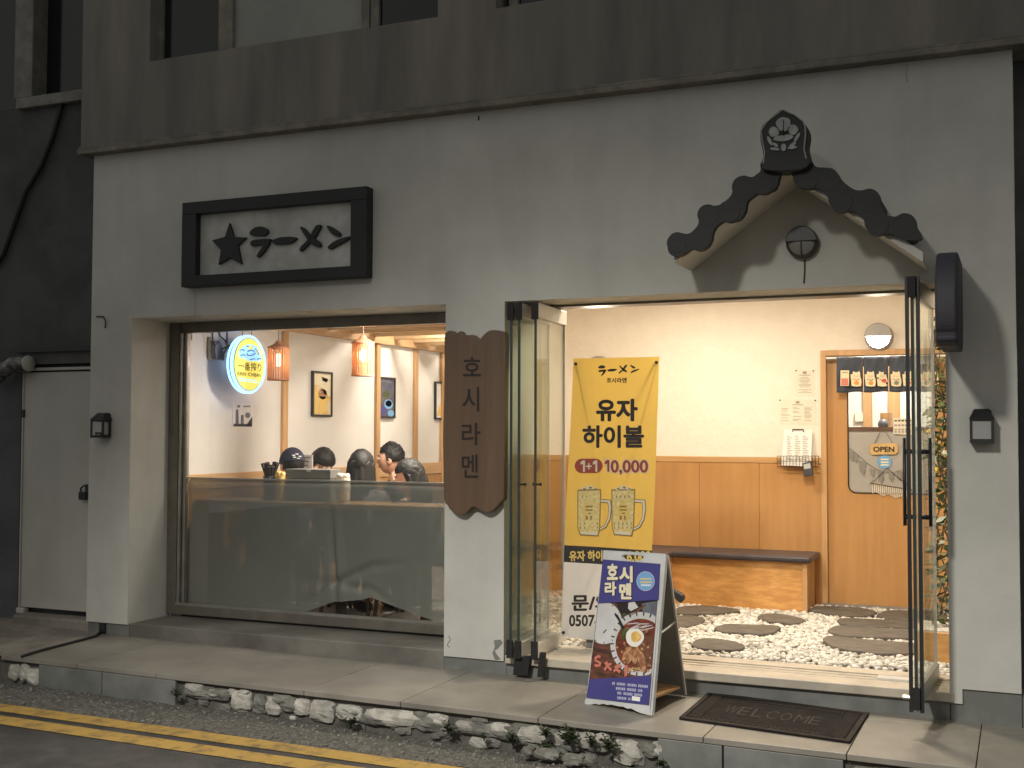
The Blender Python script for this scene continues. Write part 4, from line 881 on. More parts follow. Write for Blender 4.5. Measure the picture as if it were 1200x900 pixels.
# dark broom head peeping out behind the street sign
br = empty('dustpan_brush', oz(786, 700, ZG), 'dark brush with a long handle leaning behind the folding street sign', 'brush')
Y0 = 0.75
MB().prism([oy(740 + x / 9, 630 + y / 9, Y0) for x, y in ((405, 540), (440, 545), (548, 612), (552, 650), (518, 696), (480, 670), (420, 605))], (0, 0.05, 0)).build('brush_head', M['black'], br, bevel=0.008)
MB().prism([oy(740 + x / 9, 630 + y / 9, Y0 + 0.01) for x, y in ((370, 380), (405, 380), (405, 500), (390, 520), (370, 480))], (0, 0.03, 0)).build('brush_handle', M['black'], br, bevel=0.004)
MB().tube([oy(784, 690, Y0 + 0.02), oy(774, 716, Y0 + 0.02), oz(772, 732, ZG)], 0.012, 8).build('brush_stick', M['black'], br)

# wooden sliding door
wd = empty('wooden_door', (-0.9, YB, ZG), 'honey-coloured wooden door with a tall rounded glass panel', 'door')
DX0, DX1 = -1.40, -0.30
gx0, gx1, gz0, gz1 = -1.245, -0.62, 1.035, 2.02
def rrect(x0, x1, z0, z1, r, y):
    out = []
    for cx, cz, a0 in ((x0 + r, z0 + r, 180), (x1 - r, z0 + r, 270), (x1 - r, z1 - r, 0), (x0 + r, z1 - r, 90)):
        for i in range(6): t = rad(a0 + 90 * i / 5); out.append(Vector((cx + r * math.cos(t), y, cz + r * math.sin(t))))
    return out
DY = YB + 0.035
mb = MB()
for a, b, c, d in ((DX0, gx0, ZG - 0.005, 2.09), (gx1, DX1, ZG - 0.005, 2.09), (gx0, gx1, ZG - 0.005, gz0), (gx0, gx1, gz1, 2.09)): mb.box(a, b, DY, DY + 0.018, c, d)
for cx, cz, a0, r_ in ((gx0, gz0, 180, 0.06), (gx1, gz0, 270, 0.06), (gx1, gz1, 0, 0.06), (gx0, gz1, 90, 0.06)):
    ox_, oz_ = cx + (r_ if cx == gx0 else -r_), cz + (r_ if cz == gz0 else -r_)
    mb.prism([Vector((cx, DY + 0.0005, cz))] + [Vector((ox_ + r_ * math.cos(rad(a0 + 15 * k)), DY + 0.0005, oz_ + r_ * math.sin(rad(a0 + 15 * k)))) for k in range(7)], (0, 0.016, 0))
mb.build('door_panel', M['door'], wd)
fr = MB(); yy = YB - 0.02
fr.box(-1.445, DX0 - 0.002, yy, YB + 0.08, ZG - 0.02, 2.10); fr.box(-1.445, -0.302, yy, YB + 0.08, 2.10, 2.143)
fr.build('door_frame', M['oakpost'], wd, bevel=0.003)
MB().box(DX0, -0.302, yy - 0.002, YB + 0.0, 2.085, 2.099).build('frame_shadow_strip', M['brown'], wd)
MB().box(-1.44, -0.302, YB - 0.035, YB + 0.09, ZG - 0.03, ZG + 0.012).build('door_sill', M['alu'], wd)
MB().box(gx0 + 0.004, gx1 - 0.004, DY + 0.006, DY + 0.012, 1.545, gz1 - 0.004).build('glass_pane', M['glass'], wd)
MB().prism([Vector((p.x, DY + 0.004, min(p.z, 1.52))) for p in rrect(gx0 + 0.004, gx1 - 0.004, gz0 + 0.004, 1.58, 0.056, 0)], (0, 0.008, 0)).build('frosted_pane', M['frost'], wd)
MB().box(gx0 + 0.004, gx1 - 0.004, DY - 0.008, DY + 0.02, 1.515, 1.545).build('glazing_bar', M['brown'], wd)
g_in = rrect(gx0, gx1, gz0, gz1, 0.06, DY - 0.004); MB().tube(g_in + [g_in[0]], 0.005, 6, caps=False).build('glazing_bead', M['wire'], wd)
# pale bunting pattern on the frosted pane
FP = lambda x, y, Y=DY + 0.001: oy(900 + x / 4.0905, 380 + y / 4.0905, Y)
bu = empty('bunting', FP(385, 595), 'string of grey leaf-shaped pennants hanging across the frosted door pane', 'bunting')
MB().tube([FP(x, y, DY - 0.006) for x, y in ((384, 590), (430, 625), (480, 670), (530, 700), (600, 712), (665, 690))], 0.002, 5).build('cord', M['catg'], bu)
for x, y, h, ww in ((402, 610, 50, 15), (420, 625, 40, 12), (452, 655, 72, 17), (500, 690, 45, 13), (540, 705, 62, 15), (590, 712, 45, 13), (630, 702, 50, 14)):
    MB().prism([FP(a, b, DY - 0.005) for a, b in ((x - ww, y), (x + ww, y + 4), (x + ww * 0.9, y + h * 0.55), (x + ww * 0.3, y + h), (x - ww * 0.8, y + h * 0.6))], (0, 0.003, 0)).build('pennant', M['catg'], bu)
# macrame hanging
mc = empty('macrame_hanging', FP(570, 800), 'small woven hanging with a triangular cord at the bottom of the door glass', 'wall hanging')
MB().tube([FP(495, 762, DY - 0.01), FP(572, 690, DY - 0.01), FP(668, 772, DY - 0.01)], 0.0025, 5).build('cord', M['ink'], mc)
MB().tube([FP(488, 762, DY - 0.01), FP(690, 795, DY - 0.01)], 0.004, 6).build('rod', M['brown'], mc)
mb = MB()
for i in range(19):
    t = i / 18; x = 500 + 175 * t; y = 765 + 28 * t; mb.tube([FP(x, y, DY - 0.008), FP(x + 3, y + 45 - 6 * math.sin(i), DY - 0.008)], 0.0045, 5)
mb.build('fringe', M['paper'], mc)
# OPEN sign, sticker, note
op = empty('open_sign', FP(560, 600), 'small wooden sign reading OPEN hanging on two cords in the door', 'sign')
MB().prism([FP(a, b, DY - 0.012) for a, b in ((490, 578), (505, 572), (610, 570), (622, 578), (623, 612), (612, 624), (498, 626), (487, 614))], (0, 0.008, 0)).build('board', M['opensign'], op, bevel=0.002)
lettering('OPEN', lambda u, v: FP(u, v, DY - 0.0135), (504, 586, 606, 612), M['ink'], op, bold=0.035)
MB().tube([FP(510, 575, DY - 0.008), FP(537, 518, DY - 0.008)], 0.002, 5).build('cord', M['wire'], op); MB().tube([FP(597, 572, DY - 0.008), FP(565, 516, DY - 0.008)], 0.002, 5).build('cord', M['wire'], op)
stk = empty('round_sticker', FP(558, 660), 'round pale blue sticker on the frosted pane below the hanging board', 'sticker')
MB().prism([FP(a, b, DY - 0.004) for a, b in ell(558, 660, 34, 33, 24)], (0, 0.003, 0)).build('disc', M['pblue'], stk)
for yy_ in (648, 662, 675): MB().prism([FP(a, b, DY - 0.005) for a, b in ((540, yy_ - 4), (578, yy_ - 4), (578, yy_ + 3), (540, yy_ + 3))], (0, 0.001, 0)).build('print_line', M['cream'], stk)
nt = empty('door_note', FP(635, 490), 'cream handwritten note stuck on the door glass', 'note')
MB().prism([FP(a, b, DY - 0.010) for a, b in ((602, 450), (690, 452), (690, 530), (600, 526))], (0, 0.002, 0)).build('sheet', M['paper'], nt)
for i, yy_ in enumerate((462, 484, 505, 516)):
    for j in range(5): MB().prism([FP(a, b, DY - 0.0112) for a, b in ((606 + j * 17, yy_ - 4), (618 + j * 17, yy_ - 4), (618 + j * 17, yy_ + 4), (606 + j * 17, yy_ + 4))], (0, 0.0008, 0)).build('print_mark', M['print' if i else 'pgreen'], nt)
# room seen through the door
br_ = MB().box(-1.9, 0.6, 4.55, 4.65, 0, 2.8)
br_ = br_.build('back_room_wall', M['dwall'], kind='structure')
MB().box(-1.9, 0.6, 3.0, 4.55, 0.1, 0.14).build('back_room_floor', M['floor'], kind='structure')
MB().box(-1.9, 0.6, 2.96, 4.65, 2.74, 2.8).build('back_room_ceiling', M['ceil'], kind='structure')
MB().box(-2.0, -1.9, 2.96, 4.65, 0, 2.8).build('back_room_side_wall', M['dwall'], kind='structure'); MB().box(0.5, 0.6, 2.96, 4.55, 0, 2.8).build('back_room_end_wall', M['dwall'], kind='structure')
for px, wd_ in ((1017, 0.075), (1048, 0.10)):
    c = oy(px, 480, 4.54); MB().box(c.x - wd_ / 2, c.x + wd_ / 2, 4.51, 4.55, 0.1, 2.74).build('wall_post', M['oakpost'], br_)
c0, c1 = oy(1002, 483, 4.53), oy(1012, 494, 4.53)
pf_ = MB().box(c0.x, c1.x, 4.52, 4.545, c1.z, c0.z).build('small_picture', M['paper'], None, label='small framed notice on the wall of the room behind the door', cat='picture')
c0, c1 = oy(1032, 484, 3.9), oy(1044, 500, 3.9)
MB().box(c0.x, c1.x, 3.85, 4.05, c1.z, c0.z).box(c0.x + 0.02, c1.x - 0.02, 3.84, 3.86, c1.z + 0.02, c0.z - 0.03).build('counter_box', M['oakpost'], None, label='small wooden box on a counter behind the door glass', cat='box')
MB().ball(oy(1035, 497, 3.7), 0.045, 14, 10).build('round_ornament', M['pgrey'], None, smooth=True, label='small round silver ornament seen through the door glass', cat='ornament')
MB().box(-1.9, 0.4, 3.75, 4.15, 1.30, 1.335).build('back_counter', M['brown'], None, label='dark counter top behind the wooden door', cat='counter')
# noren curtain
nr = empty('noren_curtain', (-0.9, YB - 0.06, 1.81), 'dark blue door curtain printed with a row of cream lucky cats', 'curtain')
ncut = [980, 1012, 1041.5, 1064, 1098]
Nx = [oy(p, 440, YB - 0.07).x for p in ncut]
ztop, zbot = 2.085, 1.812
for i in range(4):
    def fn(u, v, a=Nx[i], b=Nx[i + 1]):
        x = a + 0.003 + (b - a - 0.006) * u
        return (x, YB - 0.07 - 0.012 * math.sin(x * 28 + 1) * (0.3 + 0.7 * v) - 0.004 * math.sin(x * 80 + v * 9), ztop + (zbot - ztop) * v + 0.004 * math.sin(x * 31) * v)
    MB().grid(fn, 18, 12).build('curtain_flap', M['noren'], nr, smooth=True, solid=0.002)
MB().tube([(-1.395, YB - 0.055, ztop - 0.005), (-0.32, YB - 0.055, ztop - 0.005)], 0.009, 8).build('curtain_rod', M['paperw'], nr)
NP = lambda x, y, Y=YB - 0.098: oy(970 + x / 12.0, 410 + y / 12.0, Y)
MB().prism([NP(a, b) for a, b in ((180, 288), (300, 288), (300, 508), (178, 508))], (0, 0.004, 0)).build('printed_tag', M['catw'], nr)
MB().prism([NP(a, b, YB - 0.101) for a, b in ((190, 400), (285, 400), (290, 500), (185, 500))], (0, 0.002, 0)).build('tag_print', M['ppink'], nr)
MB().prism([NP(a, b, YB - 0.101) for a, b in ((205, 312), (280, 312), (280, 325), (205, 325))], (0, 0.002, 0)).build('tag_print', M['print'], nr)
def cat(cx, kind):
    s_ = lambda pts: [(cx + x, y) for x, y in pts]
    MB().prism([NP(a, b) for a, b in s_([(-65, 505), (-72, 440), (-78, 380), (-80, 345), (-62, 340), (-52, 345), (-50, 322), (-40, 298), (-22, 312), (22, 312), (40, 296), (54, 322), (56, 370), (70, 410), (76, 455), (66, 510), (0, 516)])], (0, 0.004, 0)).build('printed_cat', M['catw'], nr)
    m2 = {0: 'cato', 1: 'cato', 2: 'catr', 3: 'catg', 4: 'catg', 5: 'catr'}[kind]
    def bit(pts, m): MB().prism([NP(a, b, YB - 0.101) for a, b in s_(pts)], (0, 0.002, 0)).build('cat_print', M[m], nr)
    bit(ell(-20, 368, 6, 7, 8), 'ink'); bit(ell(22, 368, 6, 7, 8), 'ink'); bit(ell(2, 388, 7, 4, 8), 'catr')
    bit(ell(5 if kind != 2 else 25, 465 if kind != 2 else 435, 36, 28, 12), m2)
    bit([(-45, 405), (0, 422), (48, 405), (46, 416), (0, 434), (-44, 416)], 'catr' if kind % 2 == 0 else 'catg')
    if kind == 2: bit([(30, 300), (46, 302), (60, 345), (15, 345)], 'ink'); bit(ell(62, 470, 14, 18, 8), 'ink'); bit(ell(-62, 395, 10, 16, 8), 'ink')
    if kind == 5: bit(ell(-30, 330, 14, 12, 8), 'cato')
for cx, k in ((400, 0), (600, 1), (768, 2), (962, 3), (1130, 5), (1385, 4), (1490, 0)): cat(cx, k)
# notices, basket, clipboard, lockbox on the wall
WP = lambda x, y, Y=YB - 0.004: oy(900 + x / 4.0905, 380 + y / 4.0905, Y)
def notice(c, label, seed, land):
    e = empty('wall_notice', WP((c[0] + c[2]) / 2, c[3]), label, 'notice', 'paper notices on the cream wall'); rnd = random.Random(seed)
    MB().prism([WP(a, b) for a, b in ((c[0], c[1]), (c[2], c[1] + 2), (c[2] - 2, c[3]), (c[0] + 1, c[3] - 2))], (0, 0.003, 0)).build('sheet', M['paper'], e)
    mb = MB(); y = c[1] + 22; u = lambda a, b, w_, h: mb.prism([WP(p, q, YB - 0.0052) for p, q in ((a, b), (a + w_, b), (a + w_, b + h), (a, b + h))], (0, 0.001, 0))
    cols = [(c[0] + 12, c[2] - 12)] if not land else [(c[0] + 10 + i * 55, c[0] + 52 + i * 55) for i in range(3)]
    u((c[0] + c[2]) / 2 - 9, c[1] + 8, 18, 12); u((c[0] + c[2]) / 2 - 26, c[1] + 24, 52, 3.5); y += 14
    while y < c[3] - 12:
        for a, b in cols:
            w_ = (b - a) * rnd.uniform(0.45, 1.0); off = (b - a - w_) / 2 if not land else 0
            if rnd.random() < 0.85: u(a + off, y, w_, 2.2)
        y += 6.5
    mb.build('printed_lines', M['print'], e)
    for a, b in ((c[0] + 3, c[1] + 4), (c[2] - 4, c[1] + 5)): MB().ball(WP(a, b, YB - 0.008), 0.006, 8, 6).build('pin', M['wire'], e)
notice((131, 218, 221, 344), 'narrow upright notice pinned high on the cream wall', 1, False)
notice((54, 360, 230, 478), 'wide notice with three columns pinned above the clipboard', 2, True)
bk = empty('wire_basket', WP(145, 685), 'shallow brown wire basket holding the clipboard at the wall', 'basket')
mb = MB(); yb0, yb1 = YB - 0.003, YB - 0.085
for zz in (632, 656, 682):
    a0, a1, a2, a3 = WP(44, zz, yb0), WP(44, zz, yb1), WP(242, zz, yb1), WP(242, zz, yb0)
    mb.tube([a0, a1, a2, a3], 0.0028, 5)
for i in range(14):
    x = 44 + 198 * i / 13; mb.tube([WP(x, 632, yb1), WP(x, 682, yb1), WP(x, 682, yb0)], 0.0018, 4)
mb.build('wire_frame', M['wire'], bk)
cb = empty('clipboard', WP(140, 680, YB - 0.05), 'clipboard with white menu sheets leaning in the wire basket', 'clipboard')
CP = lambda x, y, Y: WP(x, y, Y - 0.05 * max(0, (y - 505) / 175))
MB().prism([CP(a, b, YB - 0.02) for a, b in ((78, 505), (212, 508), (206, 682), (64, 676))], (0, 0.004, 0)).build('sheet', M['paperw'], cb)
mb = MB()
for cx in (90, 128, 166):
    for k in range(15):
        w_ = 30 * random.uniform(0.5, 1); y = 535 + k * 8.5; mb.prism([CP(p, q, YB - 0.0215) for p, q in ((cx, y), (cx + w_, y), (cx + w_, y + 3), (cx, y + 3))], (0, 0.001, 0))
mb.build('printed_lines', M['print'], cb)
MB().tube([CP(118, 515, YB - 0.026), CP(118, 504, YB - 0.03), CP(170, 504, YB - 0.03), CP(170, 516, YB - 0.026)], 0.004, 6).build('clip', M['black'], cb)
lb = empty('key_box', WP(190, 728, YB - 0.1), 'small dark key box with pale buttons hanging from the basket', 'key box')
MB().prism([WP(a, b, YB - 0.115) for a, b in ((165, 665), (205, 655), (218, 724), (172, 732))], (0, 0.03, 0)).build('case', M['device'], lb, bevel=0.006)
MB().prism([WP(a, b, YB - 0.117) for a, b in ((170, 672), (202, 665), (205, 690), (174, 695))], (0, 0.003, 0)).build('keypad', M['devb'], lb)
# lit lamps on the back wall
c = oy(1030, 395, YB)
lit = round_lamp(c, 0.105, YB, 'lit round lamp with grey hood on the cream wall above the door', True, 'lamphl')
c2_ = oy(703, 416, YB)
lit2 = round_lamp(Vector((c2_.x, YB, c2_.z - 0.115)), 0.105, YB, 'lit round lamp hidden behind the top of the yellow banner', True, 'lamphl')
def bulb_light(parent, loc, e, size=0.06, color=(1, 0.86, 0.64), spot=None, name='lamp_light'):
    l = bpy.data.lights.new(name, 'SPOT' if spot else 'POINT'); l.energy = e; l.color = color; l.shadow_soft_size = size
    if spot: l.spot_size = rad(spot); l.spot_blend = 0.8
    o = bpy.data.objects.new(name, l); col.objects.link(o); o.location = loc
    if parent is not None: setparent(o, parent)
    return o
def ceiling_lamp(x, y, z, e, label, size=0.5, color=(1, 0.87, 0.69)):
    o = empty('ceiling_lamp', (x, y, z), label, 'ceiling lamp', 'flat round ceiling lamps')
    MB().lathe([(0.15, -0.03), (0.16, -0.02), (0.16, 0.0)], (x, y, z - 0.004), (0, 0, 1), 28).build('lamp_body', M['paperw'], o)
    MB().lathe([(0.14, -0.004), (0.14, 0.0)], (x, y, z - 0.036), (0, 0, 1), 28).build('diffuser', M['panel'], o)
    l = bpy.data.lights.new('lamp_light', 'AREA'); l.shape = 'DISK'; l.size = 0.28; l.energy = e; l.color = color
    a = bpy.data.objects.new('lamp_light', l); col.objects.link(a); a.location = (x, y, z - 0.045); setparent(a, o)
    return o
ceiling_lamp(-1.35, 0.85, ZC, 50, 'flat ceiling lamp just inside the entrance')
ceiling_lamp(-2.4, 1.7, ZC, 26, 'flat ceiling lamp over the bench')
ceiling_lamp(-0.9, 3.7, 2.738, 40, 'flat ceiling lamp of the room behind the wooden door', color=(1, 0.92, 0.80))
# vine at the right
vn = empty('hanging_vine', (-0.42, 0.95, ZG), 'tangled leafy vine hanging behind the open glass door', 'plant')
rnd = random.Random(11); mbL, mbP, mbS = MB(), MB(), MB()
for s_ in range(9):
    x, y = -0.41 + rnd.uniform(-0.075, 0.035), 0.95 + rnd.uniform(-0.2, 0.2); z = rnd.uniform(1.7, 2.2) if s_ else 2.3; path = []
    while z > 0.35:
        path.append(Vector((x, y, z))); x += rnd.uniform(-0.03, 0.03); y += rnd.uniform(-0.03, 0.03); x = max(-0.49, min(-0.335, x)); z -= 0.07
        for k in range(3):
            a = rnd.uniform(0, 6.28); d = Vector((math.cos(a), math.sin(a), rnd.uniform(-0.9, 0.3))).normalized(); L = rnd.uniform(0.05, 0.10); sd = d.cross(Vector((rnd.uniform(-1, 1), rnd.uniform(-1, 1), 1))).normalized()
            p = path[-1]; m_ = p + d * L * 0.5; w_ = L * 0.2
            (mbP if rnd.random() < 0.45 else mbL).add([p, m_ + sd * w_, p + d * L, m_ - sd * w_], [(0, 1, 2, 3)])
            if rnd.random() < 0.006: MB().ball(p + d * L * 0.5, 0.018, 6, 4).build('flower', M['flower'], vn)
    mbS.tube(path, 0.004, 5)
mbS.build('stem', M['stem'], vn); mbL.build('foliage', M['leaf'], vn, kind='stuff'); mbP.build('pale_foliage', M['leafp'], vn, kind='stuff')
MB().lathe([(0.07, 0), (0.085, 0.05), (0.085, 0.12), (0.08, 0.125)], (-0.42, 0.95, 2.02), (0, 0, 1), 16).build('hanging_basket', M['wire'], vn)
MB().tube([(-0.42, 0.95, 2.14), (-0.44, 0.95, 2.22), (-0.40, 0.95, 2.3), (-0.42, 0.95, 2.5), (-0.42, 0.95, ZC)], 0.004, 6).build('hook_wire', M['wire'], vn)
pb = empty('planter_box', (-0.42, 0.95, ZG), 'low wooden planter box at the right side of the pebble bed', 'planter')
MB().box(-0.60, -0.305, 0.75, 1.15, ZG - 0.02, 0.335).build('box_side', M['burl'], pb, bevel=0.004)
MB().box(-0.585, -0.32, 0.765, 1.135, 0.335, 0.345).build('soil', M['pebble'], pb)
MB().tube([(-0.345, 0.62, ZG), (-0.345, 0.62, 1.9)], 0.014, 8).build('thin_post', M['black'], None, label='thin black post beside the vine at the right edge of the entrance', cat='post')

# ================================================================== BANNER AND STREET SIGN
BL, BR_, TR, TL = oy(657, 746, 0.36), oy(759.5, 757, 0.36), oy(773, 418, 0.46), oy(672, 420, 0.46)
def bp(u, v, lift=0.0):
    p = TL.lerp(TR, u).lerp(BL.lerp(BR_, u), v); n = Vector((0, -1, 0.06)).normalized()
    return p + n * lift + Vector((0, 0.010 * math.sin(u * math.pi) * (1 - v) + 0.006 * math.sin(v * 8 + u * 4.5) + 0.004 * math.sin(u * 9 - v * 3), 0))
def bpx(x, y, lift=0.0015):
    """photo pixel -> banner u,v by solving the bilinear map once (print is laid out on the banner)"""
    u, v = 0.5, 0.5
    for _ in range(4):
        l = (672 + (657 - 672) * v, 420 + (746 - 420) * v); r = (773 + (759.5 - 773) * v, 418 + (757 - 418) * v)
        u = (x - l[0]) / (r[0] - l[0]); yy = l[1] + (r[1] - l[1]) * u; t0 = 420 + (418 - 420) * u; t1 = 746 + (757 - 746) * u; v = (y - t0) / (t1 - t0)
    return bp(u, v, lift)
ba = empty('banner_stand', (-2.33, 0.4, 0.16), 'tall yellow banner advertising yuzu highball with two mugs, standing in the entrance', 'banner')
v1, v2 = 0.675, 0.735
MB().grid(lambda u, v: bp(u, v * v1), 12, 24).build('yellow_cloth', M['bannery'], ba, smooth=True)
MB().grid(lambda u, v: bp(u, v1 + (v2 - v1) * v), 12, 3).build('black_band', M['bannerk'], ba, smooth=True)
MB().grid(lambda u, v: bp(u, v2 + (1 - v2) * v), 12, 10).build('white_cloth', M['bannerw'], ba, smooth=True)
for u, v in ((0.03, 0.02), (0.97, 0.02), (0.03, 0.985), (0.97, 0.985)):
    MB().tube([bp(u, v, -0.012), bp(u, v, 0.008)], 0.010, 8).build('eyelet', M['black'], ba)
hub = bp(0.5, 0.5, -0.16)
for u, v in ((0.03, 0.02), (0.97, 0.02), (0.03, 0.985), (0.97, 0.985)):
    MB().tube([hub, bp(u, v, -0.012)], 0.006, 6).build('stand_rod', M['wire'], ba)
MB().tube([hub, Vector((hub.x, hub.y + 0.35, ZG))], 0.008, 6).build('stand_leg', M['wire'], ba)
MB().box(-2.52, -2.36, 0.40, 0.58, 0.152, 0.30).build('base_weight', M['plinth'], None, bevel=0.008, label='square grey weight block at the foot of the yellow banner', cat='weight')
Kk = lambda x, y: (650 + x / 6.0, 410 + y / 6.0)
# brush characters at the top
for k in ('ra', 'bar', 'me', 'n'):
    mb = MB()
    for p in STROKES[k]:
        mb.prism([bpx(650 + (303 + (x - 333) * (598 - 303) / (745 - 333)) / 6, 410 + (105 + (y - 228) * (186 - 105) / (360 - 228)) / 6) for x, y in p], (0, -0.001, 0))
    mb.build('brush_character', M['ink'], ba)
def btxt(s, box, m, bold, mb=None): return lettering(s, lambda u, v: bpx(u, v), box, m, ba, bold=bold, mb=mb)
btxt('호시라멘', (711, 443, 735, 449.3), M['ink'], 0.03)
btxt('유자', (698.5, 468, 748, 495), M['ink'], 0.042)
btxt('하이볼', (682.5, 499.5, 755, 526.5), M['ink'], 0.036)
pill = [(674 + 8.5 + 8.5 * math.cos(t), 547.5 + 8.5 * math.sin(t)) for t in [rad(90 + 180 * i / 10) for i in range(11)]] + [(707 - 8.5 + 8.5 * math.cos(t), 547.5 + 8.5 * math.sin(t)) for t in [rad(-90 + 180 * i / 10) for i in range(11)]]
MB().prism([bpx(x, y, 0.004) for x, y in pill], (0, 0.0015, 0)).build('price_pill', M['red'], ba)
def one(x0, y0, x1, y1, m, lift, g=0.0):
    w_, h_ = x1 - x0, y1 - y0
    MB().prism([bpx(x0 + a * w_ + sx_ * g, y0 + b * h_ + sy_ * g, lift) for a, b, sx_, sy_ in ((0.50, 0, -1, -1), (1.0, 0, 1, -1), (1.0, 1, 1, 1), (0.56, 1, -1, 1), (0.56, 0.30, -1, 1), (0.0, 0.38, -1, 1), (0.0, 0.16, -1, -1))], (0, -0.0006, 0)).build('lettering', m, ba)
one(681, 541, 686.2, 554.5, M['cream'], 0.0055); one(695.5, 541, 700.7, 554.5, M['cream'], 0.0055); lettering('+', lambda u, v: bpx(u, v, 0.0055), (687.3, 544.3, 694.3, 551.6), M['cream'], ba, bold=0.01)
one(709.5, 540.5, 715, 554.5, M['cream'], 0.0035, 1.0); lettering('0,000', lambda u, v: bpx(u, v, 0.0035), (715.5, 539.5, 760.5, 559), M['cream'], ba, bold=0.075)
one(709.5, 540.5, 715, 554.5, M['red'], 0.0048); lettering('0,000', lambda u, v: bpx(u, v, 0.0048), (716.5, 540.5, 759.5, 558), M['red'], ba, bold=0.03)
H = lambda x, y: (650 + x / 4.2857, 550 + y / 4.2857)
for dx in (0, 170):
    def poly(pts, m, name, lift): MB().prism([bpx(*H(x + dx, y), lift + 0.003) for x, y in pts], (0, -0.0008, 0)).build(name, M[m], ba)
    poly([(232, 155), (285, 160), (290, 200), (282, 260), (262, 300), (228, 318), (228, 300), (252, 285), (268, 250), (272, 200), (268, 178), (232, 175)], 'mugd', 'mug_handle', 0.0012)
    poly([(234, 160), (281, 163), (286, 200), (278, 256), (258, 295), (230, 312), (230, 304), (255, 288), (271, 250), (275, 200), (271, 174), (234, 170)], 'cream', 'mug_handle', 0.0022)
    poly([(118, 108), (236, 106), (236, 120), (230, 300), (222, 345), (130, 338), (118, 300)], 'mugd', 'mug_outline', 0.0012)
    poly([(123, 115), (231, 113), (231, 130), (225, 300), (217, 338), (134, 332), (123, 300)], 'mugg', 'mug_glass', 0.0022)
    poly([(135, 318), (215, 322), (213, 338), (138, 332)], 'cream', 'mug_foot', 0.0032)
    poly(ell(176, 222, 30, 46, 18), 'gold', 'mug_badge', 0.0032)
    for (a, b, c_, d_) in ((160, 190, 34, 8), (160, 208, 34, 7), (160, 240, 10, 20), (182, 240, 8, 20), (170, 225, 16, 6)):
        poly([(a, b), (a + c_, b), (a + c_, b + d_), (a, b + d_)], 'mugd', 'badge_mark', 0.0042)
    for i in range(9):
        t = i / 8
        for rowy in (140, 275, 295):
            x = 133 + 84 * t; poly([(x - 3, rowy + 6), (x, rowy - 5), (x + 3, rowy + 6), (x, rowy + 12)], 'mugd' if (i + rowy) % 2 else 'cream', 'facet', 0.0032)
    for (a, b, r_) in ((150, 104, 14), (180, 98, 16), (205, 105, 12)): poly(ell(a, b, r_, r_ * 0.7, 10), 'cream', 'ice_cube', 0.0016); poly(ell(a + 3, b + 1, r_ * 0.5, r_ * 0.35, 8), 'mugd', 'ice_shade', 0.0026)
btxt('유자 하이볼', (667.5, 646.5, 716, 659), M['gold'], 0.04)
btxt('6,000', (735, 647, 763, 662), M['gold'], 0.04)
btxt('문/의', (670, 697.5, 716, 717), M['ink'], 0.035)
btxt('0507-1', (667, 721, 707, 734.5), M['ink'], 0.03)

# A-frame street sign
zA = 0.012
f0, f1 = oz(686, 822, zs(-2.2) + zA), oz(762, 838, zs(-1.8) + zA)
uvec = (f1 - f0); up_top = None
yA = (f0.y + f1.y) / 2 + 0.22
t0 = oy(707, 646, f0.y + 0.20); t1 = onpl(778.5, 650, t0, (f1 - f0).cross(t0 - f0).normalized())
af = empty('street_sign', ((f0.x + t1.x) / 2, yA, 0.0), 'white folding A-frame street sign with a blue ramen poster', 'sign')
def ap(u, v, lift=0.0):
    p = t0.lerp(t1, u).lerp(f0.lerp(f1, u), v); n = (t1 - t0).cross(f0 - t0).normalized(); 
    if n.y > 0: n = -n
    return p + n * lift
def apx(x, y, lift=0.001):
    tl, tr, bl, br2 = (707, 646), (778.5, 650), (686, 822), (762, 838)
    u, v = 0.5, 0.5
    for _ in range(5):
        l = (tl[0] + (bl[0] - tl[0]) * v, 0); r = (tr[0] + (br2[0] - tr[0]) * v, 0); u = (x - l[0]) / (r[0] - l[0])
        ya = tl[1] + (tr[1] - tl[1]) * u; yb_ = bl[1] + (br2[1] - bl[1]) * u; v = (y - ya) / (yb_ - ya)
    return ap(u, v, lift)
Q = lambda x, y: (680 + x / 4.5, 640 + y / 4.5)
def apoly(pts, m, name, lift, parent=None, th=0.0008):
    n = ap(0.5, 0.5, 1) - ap(0.5, 0.5, 0)
    return MB().prism([apx(*Q(x, y), lift) for x, y in pts], n * -th).build(name, M[m], parent or af)
# front panel: ring of white plastic with a handle slot and arched foot
n_ = ap(0.5, 0.5, 1) - ap(0.5, 0.5, 0)
slot = [apx(*Q(x, y), 0) for x, y in ((220, 52), (235, 44), (325, 48), (340, 58), (325, 72), (300, 82), (275, 80), (235, 68))]
Lp = lambda y0, x0: apx(*Q(x0, y0), 0)
tlp, trp = apx(707, 646, 0), apx(778.5, 650, 0)
rowl, rowr = apx(*Q(117, 86), 0), apx(*Q(440, 98), 0)
m1, m2 = apx(*Q(218, 35), 0), apx(*Q(344, 40), 0)
fpn = MB()
def strip(pts): fpn.prism(pts, n_ * -0.018)
sl0, sl1 = slot[0], slot[4]
strip([tlp, apx(*Q(220, 27.5), 0), slot[0], apx(*Q(220, 90), 0), rowl])
strip([apx(*Q(340, 34), 0), trp, rowr, apx(*Q(340, 94), 0), slot[4 - 1]])
strip([apx(*Q(220, 27.5), 0), apx(*Q(340, 34), 0), slot[3], slot[2], slot[1], slot[0]])
strip([slot[0], slot[7], slot[6], slot[5], slot[4], slot[3], apx(*Q(340, 94), 0), apx(*Q(220, 90), 0)])
strip([rowl, rowr, apx(*Q(368, 840), 0), apx(*Q(32, 800), 0)])
